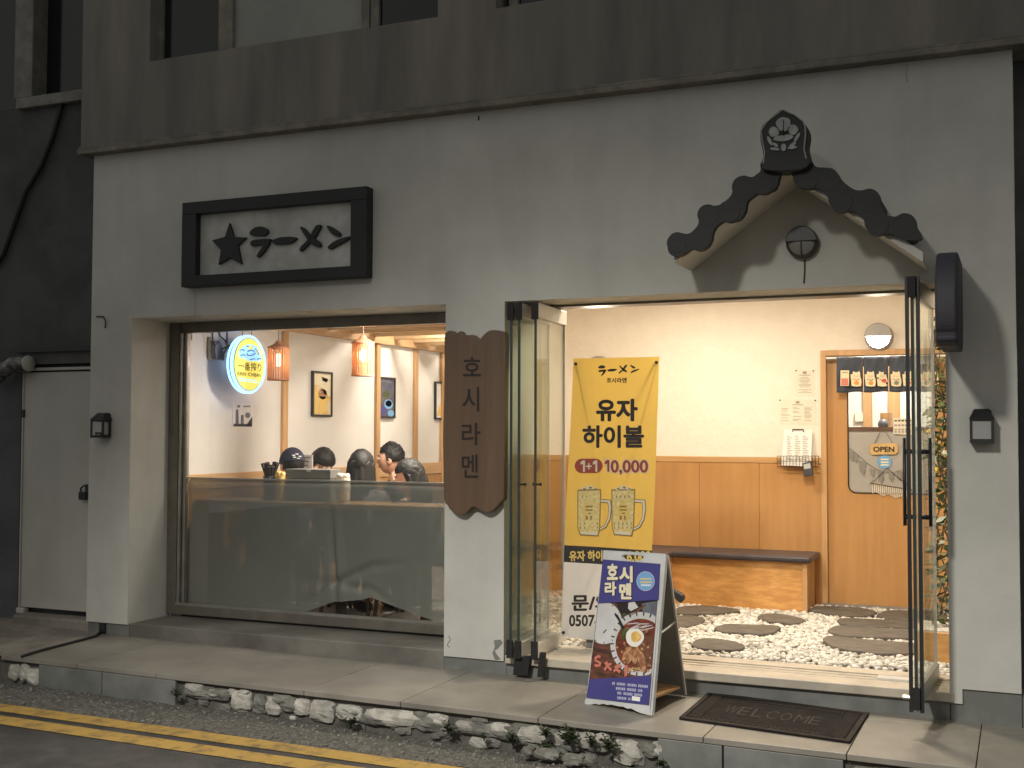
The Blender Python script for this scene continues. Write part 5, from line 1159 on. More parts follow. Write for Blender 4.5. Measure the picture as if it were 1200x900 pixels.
foot = [(32, 800), (24, 815), (22, 850)] + [(40 + i * 21, 838 - 14 * math.sin(math.pi * min(1, (i + 1) / 13)) + 2.3 * i + 3 * math.sin(i * 2.7)) for i in range(13)] + [(318, 880), (368, 893), (368, 840)]
strip([apx(*Q(x, y), 0) for x, y in foot])
fpn.build('front_panel', M['afr'], af)
MB().prism([ap(1.0, 0.0, 0.001), ap(1.0, 1.0, 0.001), ap(1.0, 1.0, 0.001) + (ap(1, 1) - ap(0, 1)).normalized() * 0.012, ap(1.0, 0.0, 0.001) + (ap(1, 1) - ap(0, 1)).normalized() * 0.012], n_ * -0.022).build('edge_rail', M['afr'], af)
# back panel and strap
bk0, bk1 = t0 - n_ * 0.03, t1 - n_ * 0.03
gR = oz(803, 814, zs(-1.75) + zA); shift = gR - f1
gL = f0 + shift
ux_ = (t1 - t0).normalized()
bq0, bq1 = bk0.lerp(gL, 0.12), bk1.lerp(gR, 0.12)
MB().prism([bq0, bk0, bk0 + ux_ * 0.07, bq0 + ux_ * 0.07], Vector((0, -0.016, 0.003))).build('back_shoulder', M['afin'], af); MB().prism([bq1 - ux_ * 0.07, bk1 - ux_ * 0.07, bk1, bq1], Vector((0, -0.016, 0.003))).build('back_shoulder', M['afin'], af)
MB().prism([bq0, bq1, gR + Vector((0, 0, 0.03)), gR - ux_ * 0.03, gR - ux_ * 0.1 + Vector((0, 0, 0.05)), gL + ux_ * 0.1 + Vector((0, 0, 0.05)), gL + ux_ * 0.03, gL + Vector((0, 0, 0.03))], Vector((0, -0.016, 0.003))).build('back_panel', M['afin'], af)
MB().prism([bk1, gR, gR + ux_ * 0.012, bk1 + ux_ * 0.012], Vector((0, -0.02, 0.003))).build('edge_rail', M['afr'], af)
MB().prism([t0 + Vector((0, 0, 0.0)), t1, bk1, bk0], Vector((0, 0, 0.006))).build('top_hinge', M['afr'], af)
s0 = ap(1.0, 0.50, -0.02); s1 = bk1.lerp(gR, 0.46)
MB().tube([s0, (s0 + s1) / 2 + Vector((0, 0, -0.004)), s1], 0.006, 6).build('strap', M['afr'], af)
MB().prism([f1.lerp(gR, 0.15) + Vector((0, 0, 0.07)), f1.lerp(gR, 0.85) + Vector((0, 0, 0.05)), f0.lerp(gL, 0.85) + Vector((0, 0, 0.05)), f0.lerp(gL, 0.15) + Vector((0, 0, 0.07))], Vector((0, 0, 0.012))).build('inner_brace', M['oakpost'], af)
# the poster
po = MB().prism([apx(*Q(x, y), 0.0012) for x, y in ((122, 72), (424, 96), (364, 840), (36, 800))], n_ * -0.001).build('poster', M['pwood'], af)
def P_(pts, m, name, lift): return apoly(pts, m, name, lift, po)
def clipx(pts):   # keep shapes inside the poster's photo
    out = []
    for x, y in pts:
        t = (y - 72) / (840 - 72); xl = 122 + (36 - 122) * t; xr = 424 + (364 - 424) * t; out.append((min(max(x, xl + 1), xr - 1), y))
    return out
P_(clipx([(190, 290), (424, 270), (400, 420), (300, 380), (220, 400)]), 'pdark', 'photo_shadow', 0.0016)
P_(clipx([(330, 310), (410, 296), (402, 385), (360, 372), (330, 350)]), 'pgrey', 'grey_cup', 0.0020)
P_(clipx([(258, 305), (290, 300), (310, 330), (270, 350), (256, 336)]), 'pplate', 'small_dish', 0.0020)
P_([(250, 370), (300, 345), (345, 310), (352, 318), (310, 352), (262, 380)], 'ppork2', 'spoon', 0.0023)
P_(clipx(ell(128, 412, 96, 112, 30)), 'pplate', 'white_plate', 0.0019)
for a in range(10):
    t = rad(-60 + a * 30); P_(clipx([(128 + 86 * math.cos(t) - 2, 412 + 101 * math.sin(t)), (128 + 95 * math.cos(t) - 2, 412 + 111 * math.sin(t)), (128 + 95 * math.cos(t) + 2, 412 + 111 * math.sin(t)), (128 + 86 * math.cos(t) + 2, 412 + 101 * math.sin(t))]), 'pdark', 'rim_tick', 0.0023)
P_([(122, 462), (140, 445), (143, 449), (125, 468)], 'pdark', 'plate_mark', 0.0023)
P_(clipx(ell(320, 522, 158, 168, 44)), 'pplate', 'bowl_rim', 0.0023)
for a in range(26):
    t = rad(a * 360 / 26); ax_, ay_ = 320 + 138 * math.cos(t), 522 + 147 * math.sin(t); bx_, by_ = 320 + 157 * math.cos(t), 522 + 167 * math.sin(t); px2, py2 = -math.sin(t) * 2.6, math.cos(t) * 2.6
    if 60 < bx_ < 395 - (by_ - 400) * 0.08: P_(clipx([(ax_ - px2, ay_ - py2), (bx_ - px2 * 1.6, by_ - py2 * 1.6), (bx_ + px2 * 1.6, by_ + py2 * 1.6), (ax_ + px2, ay_ + py2)]), 'pdark', 'rim_tick', 0.0027)
P_(clipx(ell(322, 528, 132, 138, 40)), 'pbroth', 'broth', 0.0027)
P_(clipx(ell(345, 560, 88, 92, 22, 0, 0.1)), 'ppork2', 'broth_shade', 0.0030)
rnd = random.Random(5)
for i in range(95):
    a, r_ = rnd.uniform(0, 6.28), 120 * math.sqrt(rnd.random()); x, y = 318 + r_ * math.cos(a), 535 + r_ * math.sin(a) * 1.02
    P_(clipx(ell(x, y, rnd.uniform(4, 13), rnd.uniform(2, 6), 8, rnd.uniform(0, 3.1), 0.25)), rnd.choice(['pnoodle', 'ppork', 'ppork2', 'pbroth', 'pgreen', 'pnoodle', 'ppork2']), 'topping', 0.0031 + 0.00001 * i)
for i in range(9): P_(clipx(ell(300 + rnd.uniform(-20, 80), 415 + i * 5 + rnd.uniform(-8, 8), 34, 3.0, 10, rnd.uniform(-0.5, 0.3))), 'pplate', 'onion_slice', 0.0038 + 0.00001 * i)
P_(clipx(ell(240, 465, 22, 30, 12, 0.3, 0.2)), 'pgreen', 'greens', 0.0040)
for i in range(12): P_(clipx(ell(258 + i * 9, 655 + 7 * math.sin(i * 1.9), 14, 5, 10, rnd.uniform(-0.8, 0.8), 0.2)), 'pnoodle', 'noodle', 0.0040 + 0.00001 * i)
for i, (x, y, r1, r2_, ro) in enumerate(((252, 575, 14, 42, 0.55), (272, 588, 14, 46, 0.45), (298, 585, 15, 48, 0.2), (328, 610, 19, 66, -0.28))):
    P_(clipx(ell(x, y, r1 + 4, r2_ + 3, 16, ro)), 'ppork2', 'pork_edge', 0.0042 + 0.0004 * i); P_(clipx(ell(x - 1, y - 2, r1, r2_, 16, ro, 0.08)), 'ppork', 'pork_slice', 0.0044 + 0.0004 * i)
P_(clipx(ell(293, 490, 47, 48, 24, 0, 0.03)), 'pegg', 'egg_white', 0.0062); P_(clipx(ell(300, 486, 27, 29, 18, 0, 0.06)), 'pyolk', 'egg_yolk', 0.0066); P_(ell(310, 492, 10, 9, 10, 0, 0.2), 'gold', 'yolk_gleam', 0.007)
P_([(188, 358), (205, 372), (232, 425), (240, 440), (224, 446), (206, 400), (186, 370)], 'pdark', 'chopstick_end', 0.006); P_([(222, 385), (240, 378), (250, 366), (238, 360), (222, 370)], 'pgreen', 'garnish', 0.006)
for pl in ([(82, 588), (100, 580), (116, 586), (108, 598), (96, 594), (90, 604), (104, 612), (118, 622), (112, 640), (90, 644), (76, 634), (86, 626), (100, 630), (102, 624), (84, 614), (78, 600)],
           [(132, 622), (150, 612), (152, 624), (172, 622), (172, 634), (158, 638), (176, 656), (166, 666), (150, 646), (138, 664), (128, 656), (142, 638)],
           [(188, 640), (206, 628), (224, 634), (222, 646), (204, 650), (222, 664), (214, 678), (196, 664), (184, 672), (180, 660), (190, 652)], [(240, 640), (258, 632), (254, 690), (240, 694)]):
    P_(pl, 'ppink', 'pink_stroke', 0.0068)
P_([(122, 72), (424, 96), (415, 290), (98, 308)], 'indigo', 'blue_field', 0.0064)
P_([(50, 705), (378, 690), (364, 840), (36, 800)], 'indigo', 'blue_field', 0.0064)
lf = lambda lift: (lambda u, v: apx(*Q(u, v), lift))
for ch, bx in (('호', (146, 96, 206, 184)), ('시', (212, 108, 284, 198)), ('라', (134, 192, 198, 268)), ('멘', (212, 200, 278, 288))):
    lettering(ch, lf(0.0072), (bx[0] + 4, bx[1] + 4, bx[2] + 4, bx[3] + 4), M['pdark'], po, bold=0.045); lettering(ch, lf(0.0078), bx, M['cream'], po, bold=0.045)
P_(ell(350, 190, 47, 53, 30), 'psmall', 'badge_rim', 0.0070); P_(ell(350, 190, 43, 49, 30), 'pblue', 'badge', 0.0074)
for y, m, x0_, x1_ in ((178, 'gold', 322, 378), (196, 'gold', 324, 376), (212, 'white', 328, 372)):
    k = 0
    while x0_ + k < x1_: P_([(x0_ + k, y - 5), (x0_ + k + 6, y - 5), (x0_ + k + 6, y + 5), (x0_ + k, y + 5)], m, 'print_mark', 0.0079); k += 8.5
for r_, (y, x0_, x1_) in enumerate(((728, 176, 355), (754, 196, 330), (778, 204, 325), (802, 196, 275))):
    k = 0; i = 0
    while x0_ + k < x1_:
        w_ = 4 + 3 * ((i * 7 + r_ * 3) % 4) / 3; sl_ = k * 0.10
        if (i * 5 + r_) % 7 != 3: P_([(x0_ + k, y - 7 + sl_), (x0_ + k + w_, y - 7 + sl_), (x0_ + k + w_ - 1, y + 7 + sl_), (x0_ + k - 1, y + 7 + sl_)], 'psmall', 'small_print', 0.0070)
        k += w_ + 2.6; i += 1
P_([(280, 794), (322, 800), (320, 822), (278, 816)], 'white', 'print_box', 0.0072)

# door mat
mt = empty('door_mat', (-1.22, -0.35, 0.012), 'brown rubber door mat reading WELCOME in front of the entrance', 'door mat')
ma, mb_, mc_, md = oz(830.5, 812.5, 0.02), oz(1018, 836.5, 0.015), oz(996, 870, 0.015), oz(796, 842.5, 0.02)
def mp(u, v, lift): 
    p = ma.lerp(mb_, u).lerp(md.lerp(mc_, u), v); return Vector((p.x, p.y, zs(p.x) + lift))
MB().prism([mp(0, 0, 0.001), mp(1, 0, 0.001), mp(1, 1, 0.001), mp(0, 1, 0.001)], (0, 0, 0.008)).build('mat_base', M['mat'], mt)
for (u0, v0, u1, v1_) in ((0, 0, 1, 0.045), (0, 0.955, 1, 1), (0, 0.046, 0.028, 0.954), (0.972, 0.046, 1, 0.954)):
    MB().prism([mp(u0, v0, 0.0092), mp(u1, v0, 0.0092), mp(u1, v1_, 0.0092), mp(u0, v1_, 0.0092)], (0, 0, 0.005)).build('mat_border', M['matb'], mt)
mb = MB()
for i in range(26):
    v = 0.07 + 0.86 * i / 26
    for u0, u1 in ((0.04, 0.115), (0.885, 0.96)): mb.prism([mp(u0, v, 0.0092), mp(u1, v + 0.02, 0.0092), mp(u1, v + 0.036, 0.0092), mp(u0, v + 0.016, 0.0092)], (0, 0, 0.004))
for i in range(40):
    u = 0.13 + 0.74 * i / 40
    for v0 in (0.07, 0.86): mb.prism([mp(u, v0, 0.0092), mp(u + 0.009, v0, 0.0092), mp(u + 0.009, v0 + 0.07, 0.0092), mp(u, v0 + 0.07, 0.0092)], (0, 0, 0.003))
mb.build('mat_rib', M['matb'], mt)
wl = 'WELCOME'
for i, ch in enumerate(wl):
    u0 = 0.20 + 0.60 * i / 7; lettering(ch, lambda u, v: mp(u, v, 0.0112), (u0, 0.37, u0 + 0.062 + (0.012 if ch in 'WM' else 0), 0.63), M['matl'], mt, 'raised_letter', bold=-0.012)

# ================================================================== DINING ROOM
WXL = -5.70
dw = MB().box(WXL - 0.1, WXL, 0.452, 7.0, 0.0, 2.95).build('dining_wall', M['dwall'], kind='structure')
MB().box(WXL, -3.2, 6.9, 7.0, 0.0, 2.95).build('dining_end_wall', M['dwall'], kind='structure')
MB().box(-4.42, -4.36, 2.951, 6.9, 0.0, 2.95).build('dining_side_wall', M['dwall'], kind='structure')
MB().box(WXL, -3.34, 0.552, 6.9, 0.05, 0.15).build('dining_floor', M['floor'], kind='structure')
dc = MB().box(WXL - 0.1, -3.2, 0.452, 7.0, 2.80, 2.88).build('dining_ceiling', M['ceil'], kind='structure')
for px, wpx in ((334, 6), (443, 5), (487.5, 5), (519, 5)):
    c = ox(px, 470, WXL + 0.02); MB().box(WXL, WXL + 0.03, c.y - 0.035, c.y + 0.035, 0.15, 2.34).build('wall_post', M['oakpost'], dw, bevel=0.003)
MB().box(WXL, WXL + 0.025, 0.46, 6.9, 1.06, 1.175).build('wall_rail', M['oaky'], dw, bevel=0.003)
MB().box(WXL, WXL + 0.018, 0.46, 6.9, 0.15, 1.055).build('lower_panel', M['oak'], dw)
MB().box(WXL + 0.001, WXL + 0.06, 0.46, 6.9, 2.345, 2.43).build('wall_plate', M['oaky'], dw, bevel=0.004)
for i in range(15):
    y = 0.72 + i * 0.40; x1 = -3.42 - max(0, (y - 0.5)) * 0.435 if y < 2.8 else -4.43
    MB().box(WXL + 0.02, x1, y, y + 0.05, 2.40, 2.50).build('ceiling_joist', M['joist'], dc, bevel=0.003)
for i in range(5):
    x = -5.3 + 0.4 * i; 
    MB().box(x, x + 0.035, 0.5, 3.0 if x < -4.45 else 1.2, 2.502, 2.55).build('ceiling_batten', M['joist'], dc)
# pictures
def picture(y0, y1, z0, z1, m, label, art):
    e = empty('framed_picture', (WXL, (y0 + y1) / 2, z0), label, 'picture', 'framed pictures on the dining room wall'); X = WXL
    fm = MB(); t = 0.018
    fm.box(X, X + 0.025, y0, y1, z1 - t, z1); fm.box(X, X + 0.025, y0, y1, z0, z0 + t); fm.box(X, X + 0.025, y0, y0 + t, z0 + t, z1 - t); fm.box(X, X + 0.025, y1 - t, y1, z0 + t, z1 - t)
    fm.build('frame', M['black'], e); MB().box(X, X + 0.015, y0 + t, y1 - t, z0 + t, z1 - t).build('print', M[m], e)
    for pts, mm in art:
        MB().prism([(X + 0.0155, y0 + (y1 - y0) * u, z1 - (z1 - z0) * v) for u, v in pts], (0.001, 0, 0)).build('printed_shape', M[mm], e)
    return e
picture(2.15, 2.47, 1.63, 2.03, 'poster_amber', 'black framed amber picture of a tall drink, first from the neon sign', [([(0.1, 0.06), (0.9, 0.06), (0.9, 0.55), (0.6, 0.5), (0.35, 0.3), (0.1, 0.3)], 'cream'), (ell(0.52, 0.5, 0.22, 0.12, 12), 'ppork'), ([(0.35, 0.55), (0.68, 0.55), (0.64, 0.92), (0.38, 0.92)], 'gold'), ([(0.45, 0.12), (0.8, 0.16), (0.72, 0.24), (0.5, 0.2)], 'pgrey'), ([(0.12, 0.4), (0.3, 0.4), (0.28, 0.92), (0.12, 0.92)], 'gold')])
picture(3.31, 3.63, 1.63, 2.03, 'poster_navy', 'dark framed picture of blue bowls, second from the neon sign', [(ell(0.45, 0.42, 0.2, 0.1, 12), 'pgreen'), (ell(0.6, 0.66, 0.27, 0.12, 14), 'pblue'), (ell(0.6, 0.64, 0.2, 0.08, 14), 'ppork'), (ell(0.3, 0.82, 0.2, 0.1, 12), 'indigo'), (ell(0.75, 0.88, 0.2, 0.08, 12), 'pblue'), ([(0.2, 0.08), (0.8, 0.1), (0.8, 0.13), (0.2, 0.11)], 'pgrey')])
picture(4.50, 4.82, 1.63, 2.03, 'paperw', 'framed picture with a yellow corner, half hidden by the plank sign', [([(0.1, 0.9), (0.9, 0.9), (0.9, 0.35), (0.4, 0.55)], 'gold'), ([(0.5, 0.75), (0.9, 0.6), (0.9, 0.8)], 'ppork')])
# small unframed poster
e = empty('small_poster', (WXL, 1.17, 1.53), 'small black and white poster of bottles on the dining room wall below the neon sign', 'poster')
y0, y1, z0, z1 = 1.035, 1.31, 1.53, 1.725
MB().box(WXL, WXL + 0.004, y0, y1, z0, z1).build('sheet', M['paperw'], e)
for pts, mm in (([(0.06, 0.86), (0.94, 0.86), (0.94, 0.97), (0.06, 0.97)], 'pdark'), ([(0.16, 0.3), (0.26, 0.25), (0.3, 0.9), (0.14, 0.9)], 'pgrey'), ([(0.4, 0.5), (0.52, 0.48), (0.54, 0.9), (0.39, 0.9)], 'pgrey'), ([(0.62, 0.95), (0.94, 0.55), (0.94, 0.95)], 'pdark'), (ell(0.72, 0.5, 0.13, 0.12, 10), 'pgrey'), ([(0.2, 0.1), (0.35, 0.08), (0.34, 0.2), (0.22, 0.2)], 'catg'), ([(0.5, 0.12), (0.85, 0.1), (0.84, 0.16), (0.5, 0.18)], 'catg')):
    MB().prism([(WXL + 0.0042, y0 + (y1 - y0) * u, z1 - (z1 - z0) * v) for u, v in pts], (0.001, 0, 0)).build('printed_shape', M[mm], e)
# neon sign parallel to the wall
NX = -5.50
cN = ox(291.5, 427, NX); hN = ox(291.5, 394, NX).z - cN.z; wN = (ox(311, 427, NX).y - ox(272, 427, NX).y) / 2
ne = empty('neon_sign', Vector((NX, cN.y, cN.z - hN)), 'round lit beer sign with a yellow face and glowing blue rim', 'sign')
NPt = lambda x, y, d=0.0: Vector((NX + d, cN.y + (x - 237) / 205 * wN, cN.z - (y - 418) / 375 * hN))
el = lambda rx, ry, d, n=40: [Vector((NX + d, cN.y + math.cos(2 * math.pi * i / n) * wN * rx, cN.z + math.sin(2 * math.pi * i / n) * hN * ry)) for i in range(n)]
MB().prism(el(0.965, 0.975, -0.05), (0.05, 0, 0)).build('sign_case', M['device'], ne)
rp = el(0.985, 0.988, -0.004, 48); MB().tube(rp + [rp[0]], 0.013, 10, caps=False).build('lit_rim', M['neon'], ne, smooth=True)
rp = el(0.985, 0.988, -0.040, 48); MB().tube(rp + [rp[0]], 0.009, 8, caps=False).build('lit_rim', M['neon'], ne, smooth=True)
MB().prism(el(0.93, 0.955, 0.001), (0.004, 0, 0)).build('inner_ring', M['device'], ne)
MB().prism(el(0.89, 0.925, 0.005), (0.004, 0, 0)).build('sign_face', M['neony'], ne)
def npoly(pts, m, name, d): MB().prism([NPt(x, y, d) for x, y in pts], (0.001, 0, 0)).build(name, M[m], ne)
npoly([(95, 270), (130, 210), (190, 160), (260, 150), (320, 165), (360, 220), (375, 285), (385, 350), (350, 372), (300, 365), (250, 380), (215, 372), (170, 345), (120, 350), (105, 320)], 'neonb', 'emblem_field', 0.0095)
npoly([(215, 190), (245, 170), (275, 180), (262, 210), (228, 222)], 'neony', 'emblem_mark', 0.0108); npoly([(310, 200), (345, 230), (355, 285), (330, 270), (312, 235)], 'neony', 'emblem_mark', 0.0108)
for ln in (((110, 245), (150, 230), (165, 250)), ((190, 185), (215, 180)), ((205, 250), (245, 230), (285, 235), (300, 265), (250, 300), (205, 300), (195, 275)), ((120, 315), (160, 295), (180, 310)), ((235, 360), (270, 342), (300, 340)), ((325, 345), (350, 330), (375, 335)), ((300, 200), (330, 240), (345, 280))):
    MB().tube([NPt(x, y, 0.012) for x, y in ln], 0.0045, 5).build('emblem_line', M['neond'], ne)
nf = lambda u, v: NPt(u, v, 0.0105)
lettering('一番搾り', nf, (95, 392, 382, 505), M['neonk'], ne, bold=0.012)
lettering('KIRIN  ICHIBAN', nf, (88, 528, 374, 578), M['neonk'], ne, bold=0.02)
for y_, a_, b_ in ((612, 105, 330), (640, 115, 350)): npoly([(a_, y_ - 7), (b_, y_ + 8), (b_, y_ + 20), (a_, y_ + 6)], 'neonb', 'print_line', 0.0100)
for dy in (-0.06, 0.06):
    MB().tube([(NX - 0.02, cN.y + dy, cN.z + hN * 0.93), (NX - 0.02, cN.y + dy, 2.80)], 0.003, 5).build('hanging_wire', M['wire'], ne)
nl = bpy.data.lights.new('sign_light', 'POINT'); nl.energy = 0.22; nl.color = (0.35, 0.6, 1.0); nl.shadow_soft_size = 0.05
nlo = bpy.data.objects.new('sign_light', nl); col.objects.link(nlo); nlo.location = (NX - 0.10, cN.y, cN.z); setparent(nlo, ne)
# power adapter with leads
a0 = ox(251, 412, WXL + 0.01)
e = empty('power_adapter', a0, 'grey power adapter with tangled leads on the wall left of the neon sign', 'adapter')
MB().prism([ox(x, y, WXL + 0.002) for x, y in ((243, 395), (245, 395), (245, 421), (243, 421))], (0.03, 0, 0)).build('mounting_plate', M['white_metal'], e)
MB().prism([ox(x, y, WXL + 0.03) for x, y in ((247, 404), (253, 402), (258, 418), (256, 422), (248, 421), (246, 412))], (0.05, 0, 0)).build('adapter_case', M['device'], e, bevel=0.008)
MB().prism([ox(x, y, WXL + 0.03) for x, y in ((246, 399), (252, 399), (253, 403), (247, 404))], (0.045, 0, 0)).build('plug', M['black'], e, bevel=0.006)
for i, pth in enumerate((((249, 399), (249, 392), (250, 384)), ((255, 386), (258, 394), (264, 399), (266, 404)), ((266, 382), (266, 404)), ((253, 401), (257, 404), (260, 409), (268, 405), (273, 405)), ((257, 418), (261, 420), (262, 422)), ((262, 422), (262, 415), (265, 409), (272, 406)))):
    MB().tube([ox(x, y, WXL + 0.07) for x, y in pth], 0.007, 6).build('lead', M['cable'], e, smooth=True)
MB().box(WXL, WXL + 0.01, ox(224, 395, WXL).y, ox(228, 395, WXL).y, ox(226, 399, WXL).z, ox(226, 391, WXL).z).build('wall_switch', M['paperw'], None, label='small pale wall switch near the window corner', cat='switch')
# pendants
def pendant(px, pt, pb, yy, label):
    t, b = oy(px, pt, yy), oy(px, pb, yy); r = 0.083; x = t.x
    e = empty('pendant_lamp', Vector((x, yy, b.z)), label, 'pendant lamp', 'slatted pendant lamps')
    for i in range(26):
        a = 2 * math.pi * i / 26; c, s_ = math.cos(a), math.sin(a); d = Vector((-s_, c, 0))
        p = Vector((x + r * c, yy + r * s_, 0)); mb = MB()
        mb.prism([p - d * 0.0064 + Vector((0, 0, b.z)), p + d * 0.0064 + Vector((0, 0, b.z)), p + d * 0.0064 + Vector((0, 0, t.z)), p - d * 0.0064 + Vector((0, 0, t.z))], Vector((-c, -s_, 0)) * 0.004); mb.build('slat', M['slatw'], e)
    for z in (t.z, b.z, (t.z + b.z) / 2):
        MB().lathe([(r - 0.006, -0.005), (r + 0.004, -0.005), (r + 0.004, 0.005), (r - 0.006, 0.005), (r - 0.006, -0.005)], (x, yy, z), (0, 0, 1), 26).build('ring', M['slatw'], e) if z != (t.z + b.z) / 2 else None
    MB().lathe([(r, 0), (0.03, 0.03), (0.02, 0.05), (0.004, 0.055)], (x, yy, t.z + 0.006), (0, 0, 1), 20).build('cap', M['slatw'], e)
    MB().tube([(x, yy, t.z + 0.05), (x, yy, 2.80)], 0.004, 6).build('cord', M['wire'], e)
    MB().ball((x, yy, (t.z + b.z) / 2 + 0.03), (0.026, 0.026, 0.05), 12, 10).build('bulb', M['bulb'], e, smooth=True)
    bulb_light(e, (x, yy, (t.z + b.z) / 2 + 0.03), 22.0, 0.03, (1, 0.74, 0.48))
    return e
pendant(326.5, 408, 445, 1.0, 'slatted wooden pendant lamp beside the neon sign')
pendant(425.5, 402, 440, 1.05, 'slatted wooden pendant lamp in the middle of the big window')
for x, y, k in ((-4.0, 1.0, 66), (-4.9, 3.4, 26), (-4.95, 5.4, 22)):
    ceiling_lamp(x, y, 2.40 if y < 2 else 2.795, k, 'flat ceiling lamp among the dining room joists, ' + {1.0: 'nearest to the window', 3.4: 'middle one', 5.4: 'farthest from the window'}[y], color=(1, 0.90, 0.78))

# counter by the window with things on it
ct = empty('window_counter', (-4.6, 0.8, 0.15), 'narrow wooden counter along the inside of the big window', 'counter')
MB().box(WXL + 0.03, -3.60, 0.56, 0.93, 0.955, 0.99).build('counter_top', M['tablew'], ct, bevel=0.004)
for x in (-5.4, -4.6, -3.9): MB().box(x - 0.03, x + 0.03, 0.86, 0.92, 0.15, 0.953).build('leg', M['chair'], ct)
CYc = 0.72
g0, g1 = oy(335, 549.5, CYc), oy(387, 549.5, CYc)
cbx = empty('cutlery_box', (g0.x, CYc, 0.99), 'long dark grey cutlery box with a lid on the window counter', 'box')
MB().box(g0.x, g1.x, CYc, CYc + 0.15, 0.991, g0.z - 0.07).build('box_body', M['greybox'], cbx, bevel=0.004)
MB().box(g0.x - 0.004, g1.x + 0.004, CYc - 0.005, CYc + 0.155, g0.z - 0.067, g0.z).build('lid', M['greybox'], cbx, bevel=0.004)
lettering('"', lambda u, v: oy(u, v, CYc - 0.006), (359.5, 550.5, 364, 553), M['white'], cbx, 'white_mark', 0.02)
v0 = oy(316, 560, 0.70)
e = empty('cutlery_pot', (v0.x, 0.7, 0.99), 'black pot stuffed with dark wrapped cutlery on the window counter', 'pot')
MB().lathe([(0.035, 0.0), (0.045, 0.1), (0.047, 0.18), (0.043, 0.18)], (v0.x, 0.70, 0.991), (0, 0, 1), 14).build('pot', M['black'], e, smooth=True)
rnd = random.Random(4)
for i in range(12):
    a = rnd.uniform(0, 6.28); b0 = Vector((v0.x + 0.02 * math.cos(a), 0.70 + 0.02 * math.sin(a), 1.15)); tp = Vector((v0.x + 0.055 * math.cos(a), 0.70 + 0.055 * math.sin(a), oy(316, 543 + rnd.uniform(-2, 5), 0.7).z))
    MB().tube([b0, tp], [0.012, 0.017], 6).build('wrapped_cutlery', M['ink'], e)
def blobthing(name, px, py, w_, h_, m, label, cat_, Y=0.70):
    c = oy(px, py, Y); e = empty(name, Vector((c.x, Y, 0.99)), label, cat_)
    MB().lathe([(w_ * 0.8, 0), (w_, (c.z - 0.99) * 0.6), (w_ * 0.92, c.z - 0.99)], (c.x, Y, 0.991), (0, 0, 1), 14).build('holder', M[m], e)
    for i in range(9):
        a = i * 2.4; MB().ball((c.x + w_ * 0.6 * math.cos(a), Y + w_ * 0.6 * math.sin(a), c.z + h_ * (0.2 + 0.5 * ((i * 37) % 10) / 10)), (w_ * 0.34, w_ * 0.34, h_ * 0.6), 8, 6).build('packet', M[m if i % 3 else 'cream'], e)
blobthing('sauce_tray', 329, 557.5, 0.042, 0.03, 'amber', 'tray of amber sauce sachets left of the cutlery box', 'tray')
blobthing('napkin_basket', 402, 560, 0.055, 0.03, 'paper', 'basket of beige paper napkins right of the cutlery box', 'basket')
c = oy(360, 541, 1.25); e = empty('menu_card', (c.x, 1.25, 0.9), 'white menu card standing between the cap and the bare head', 'menu')
MB().box(c.x - 0.05, c.x + 0.05, 1.25, 1.256, 0.9, oy(360, 533, 1.25).z).build('card', M['paperw'], e)
for k in range(6): MB().box(c.x - 0.035, c.x + 0.03 - 0.01 * (k % 3), 1.2485, 1.2495, 1.29 - k * 0.03, 1.30 - k * 0.03).build('printed_line', M['print'], e)
tb = empty('dining_table', (-4.6, 1.45, 0.15), 'long wooden dining table between the two rows of diners', 'table')
MB().box(-5.65, -4.2, 1.28, 1.62, 0.86, 0.895).build('table_top', M['tablew'], tb, bevel=0.004)
for x, y in ((-5.55, 1.33), (-4.3, 1.33), (-5.55, 1.57), (-4.35, 1.57)): MB().box(x - 0.03, x + 0.03, y - 0.03, y + 0.03, 0.15, 0.858).build('leg', M['chair'], tb)

# ------------------------------------------------------------------ people
def evalmesh(o):
    bpy.context.view_layer.update(); dg = bpy.context.evaluated_depsgraph_get()
    return bpy.data.meshes.new_from_object(o.evaluated_get(dg))
def skinned(verts, edges, radii, root=0, sub=1):
    me = bpy.data.meshes.new('s'); me.from_pydata(verts, edges, []); o = bpy.data.objects.new('s', me); col.objects.link(o)
    o.modifiers.new('skin', 'SKIN')
    for i, r in enumerate(radii):
        d = me.skin_vertices[0].data[i]; d.radius = (r, r) if not isinstance(r, tuple) else r; d.use_root = (i == root)
    m = o.modifiers.new('sub', 'SUBSURF'); m.levels = sub; m.render_levels = sub
    out = evalmesh(o); bpy.data.objects.remove(o); bpy.data.meshes.remove(me); return out
def headfn(q):
    q = q.copy(); z = q.z
    jaw = max(0, -z)
    q.x *= 1 - 0.28 * jaw ** 1.5; 
    if q.y < 0: q.y *= 1 - 0.08 * max(0, z) ; q.y -= 0.10 * jaw * (1 if q.y < -0.3 else 0.4) * max(0, 1 - abs(q.x) * 1.4)
    else: q.y *= 1 - 0.30 * jaw
    # nose, brow, eye hollows, lips
    if q.y < -0.4:
        q.y -= 0.26 * math.exp(-((q.x) / 0.13) ** 2 - ((z + 0.16) / 0.15) ** 2) + 0.10 * math.exp(-((q.x) / 0.10) ** 2 - ((z - 0.08) / 0.16) ** 2)
        q.y += 0.07 * (math.exp(-((q.x - 0.38) / 0.17) ** 2 - ((z - 0.06) / 0.11) ** 2) + math.exp(-((q.x + 0.38) / 0.17) ** 2 - ((z - 0.06) / 0.11) ** 2))
        q.y -= 0.06 * math.exp(-(q.x / 0.24) ** 2 - ((z + 0.48) / 0.09) ** 2) + 0.05 * math.exp(-(q.x / 0.3) ** 2 - ((z + 0.82) / 0.12) ** 2)
    return q
HR = (0.074, 0.094, 0.112)
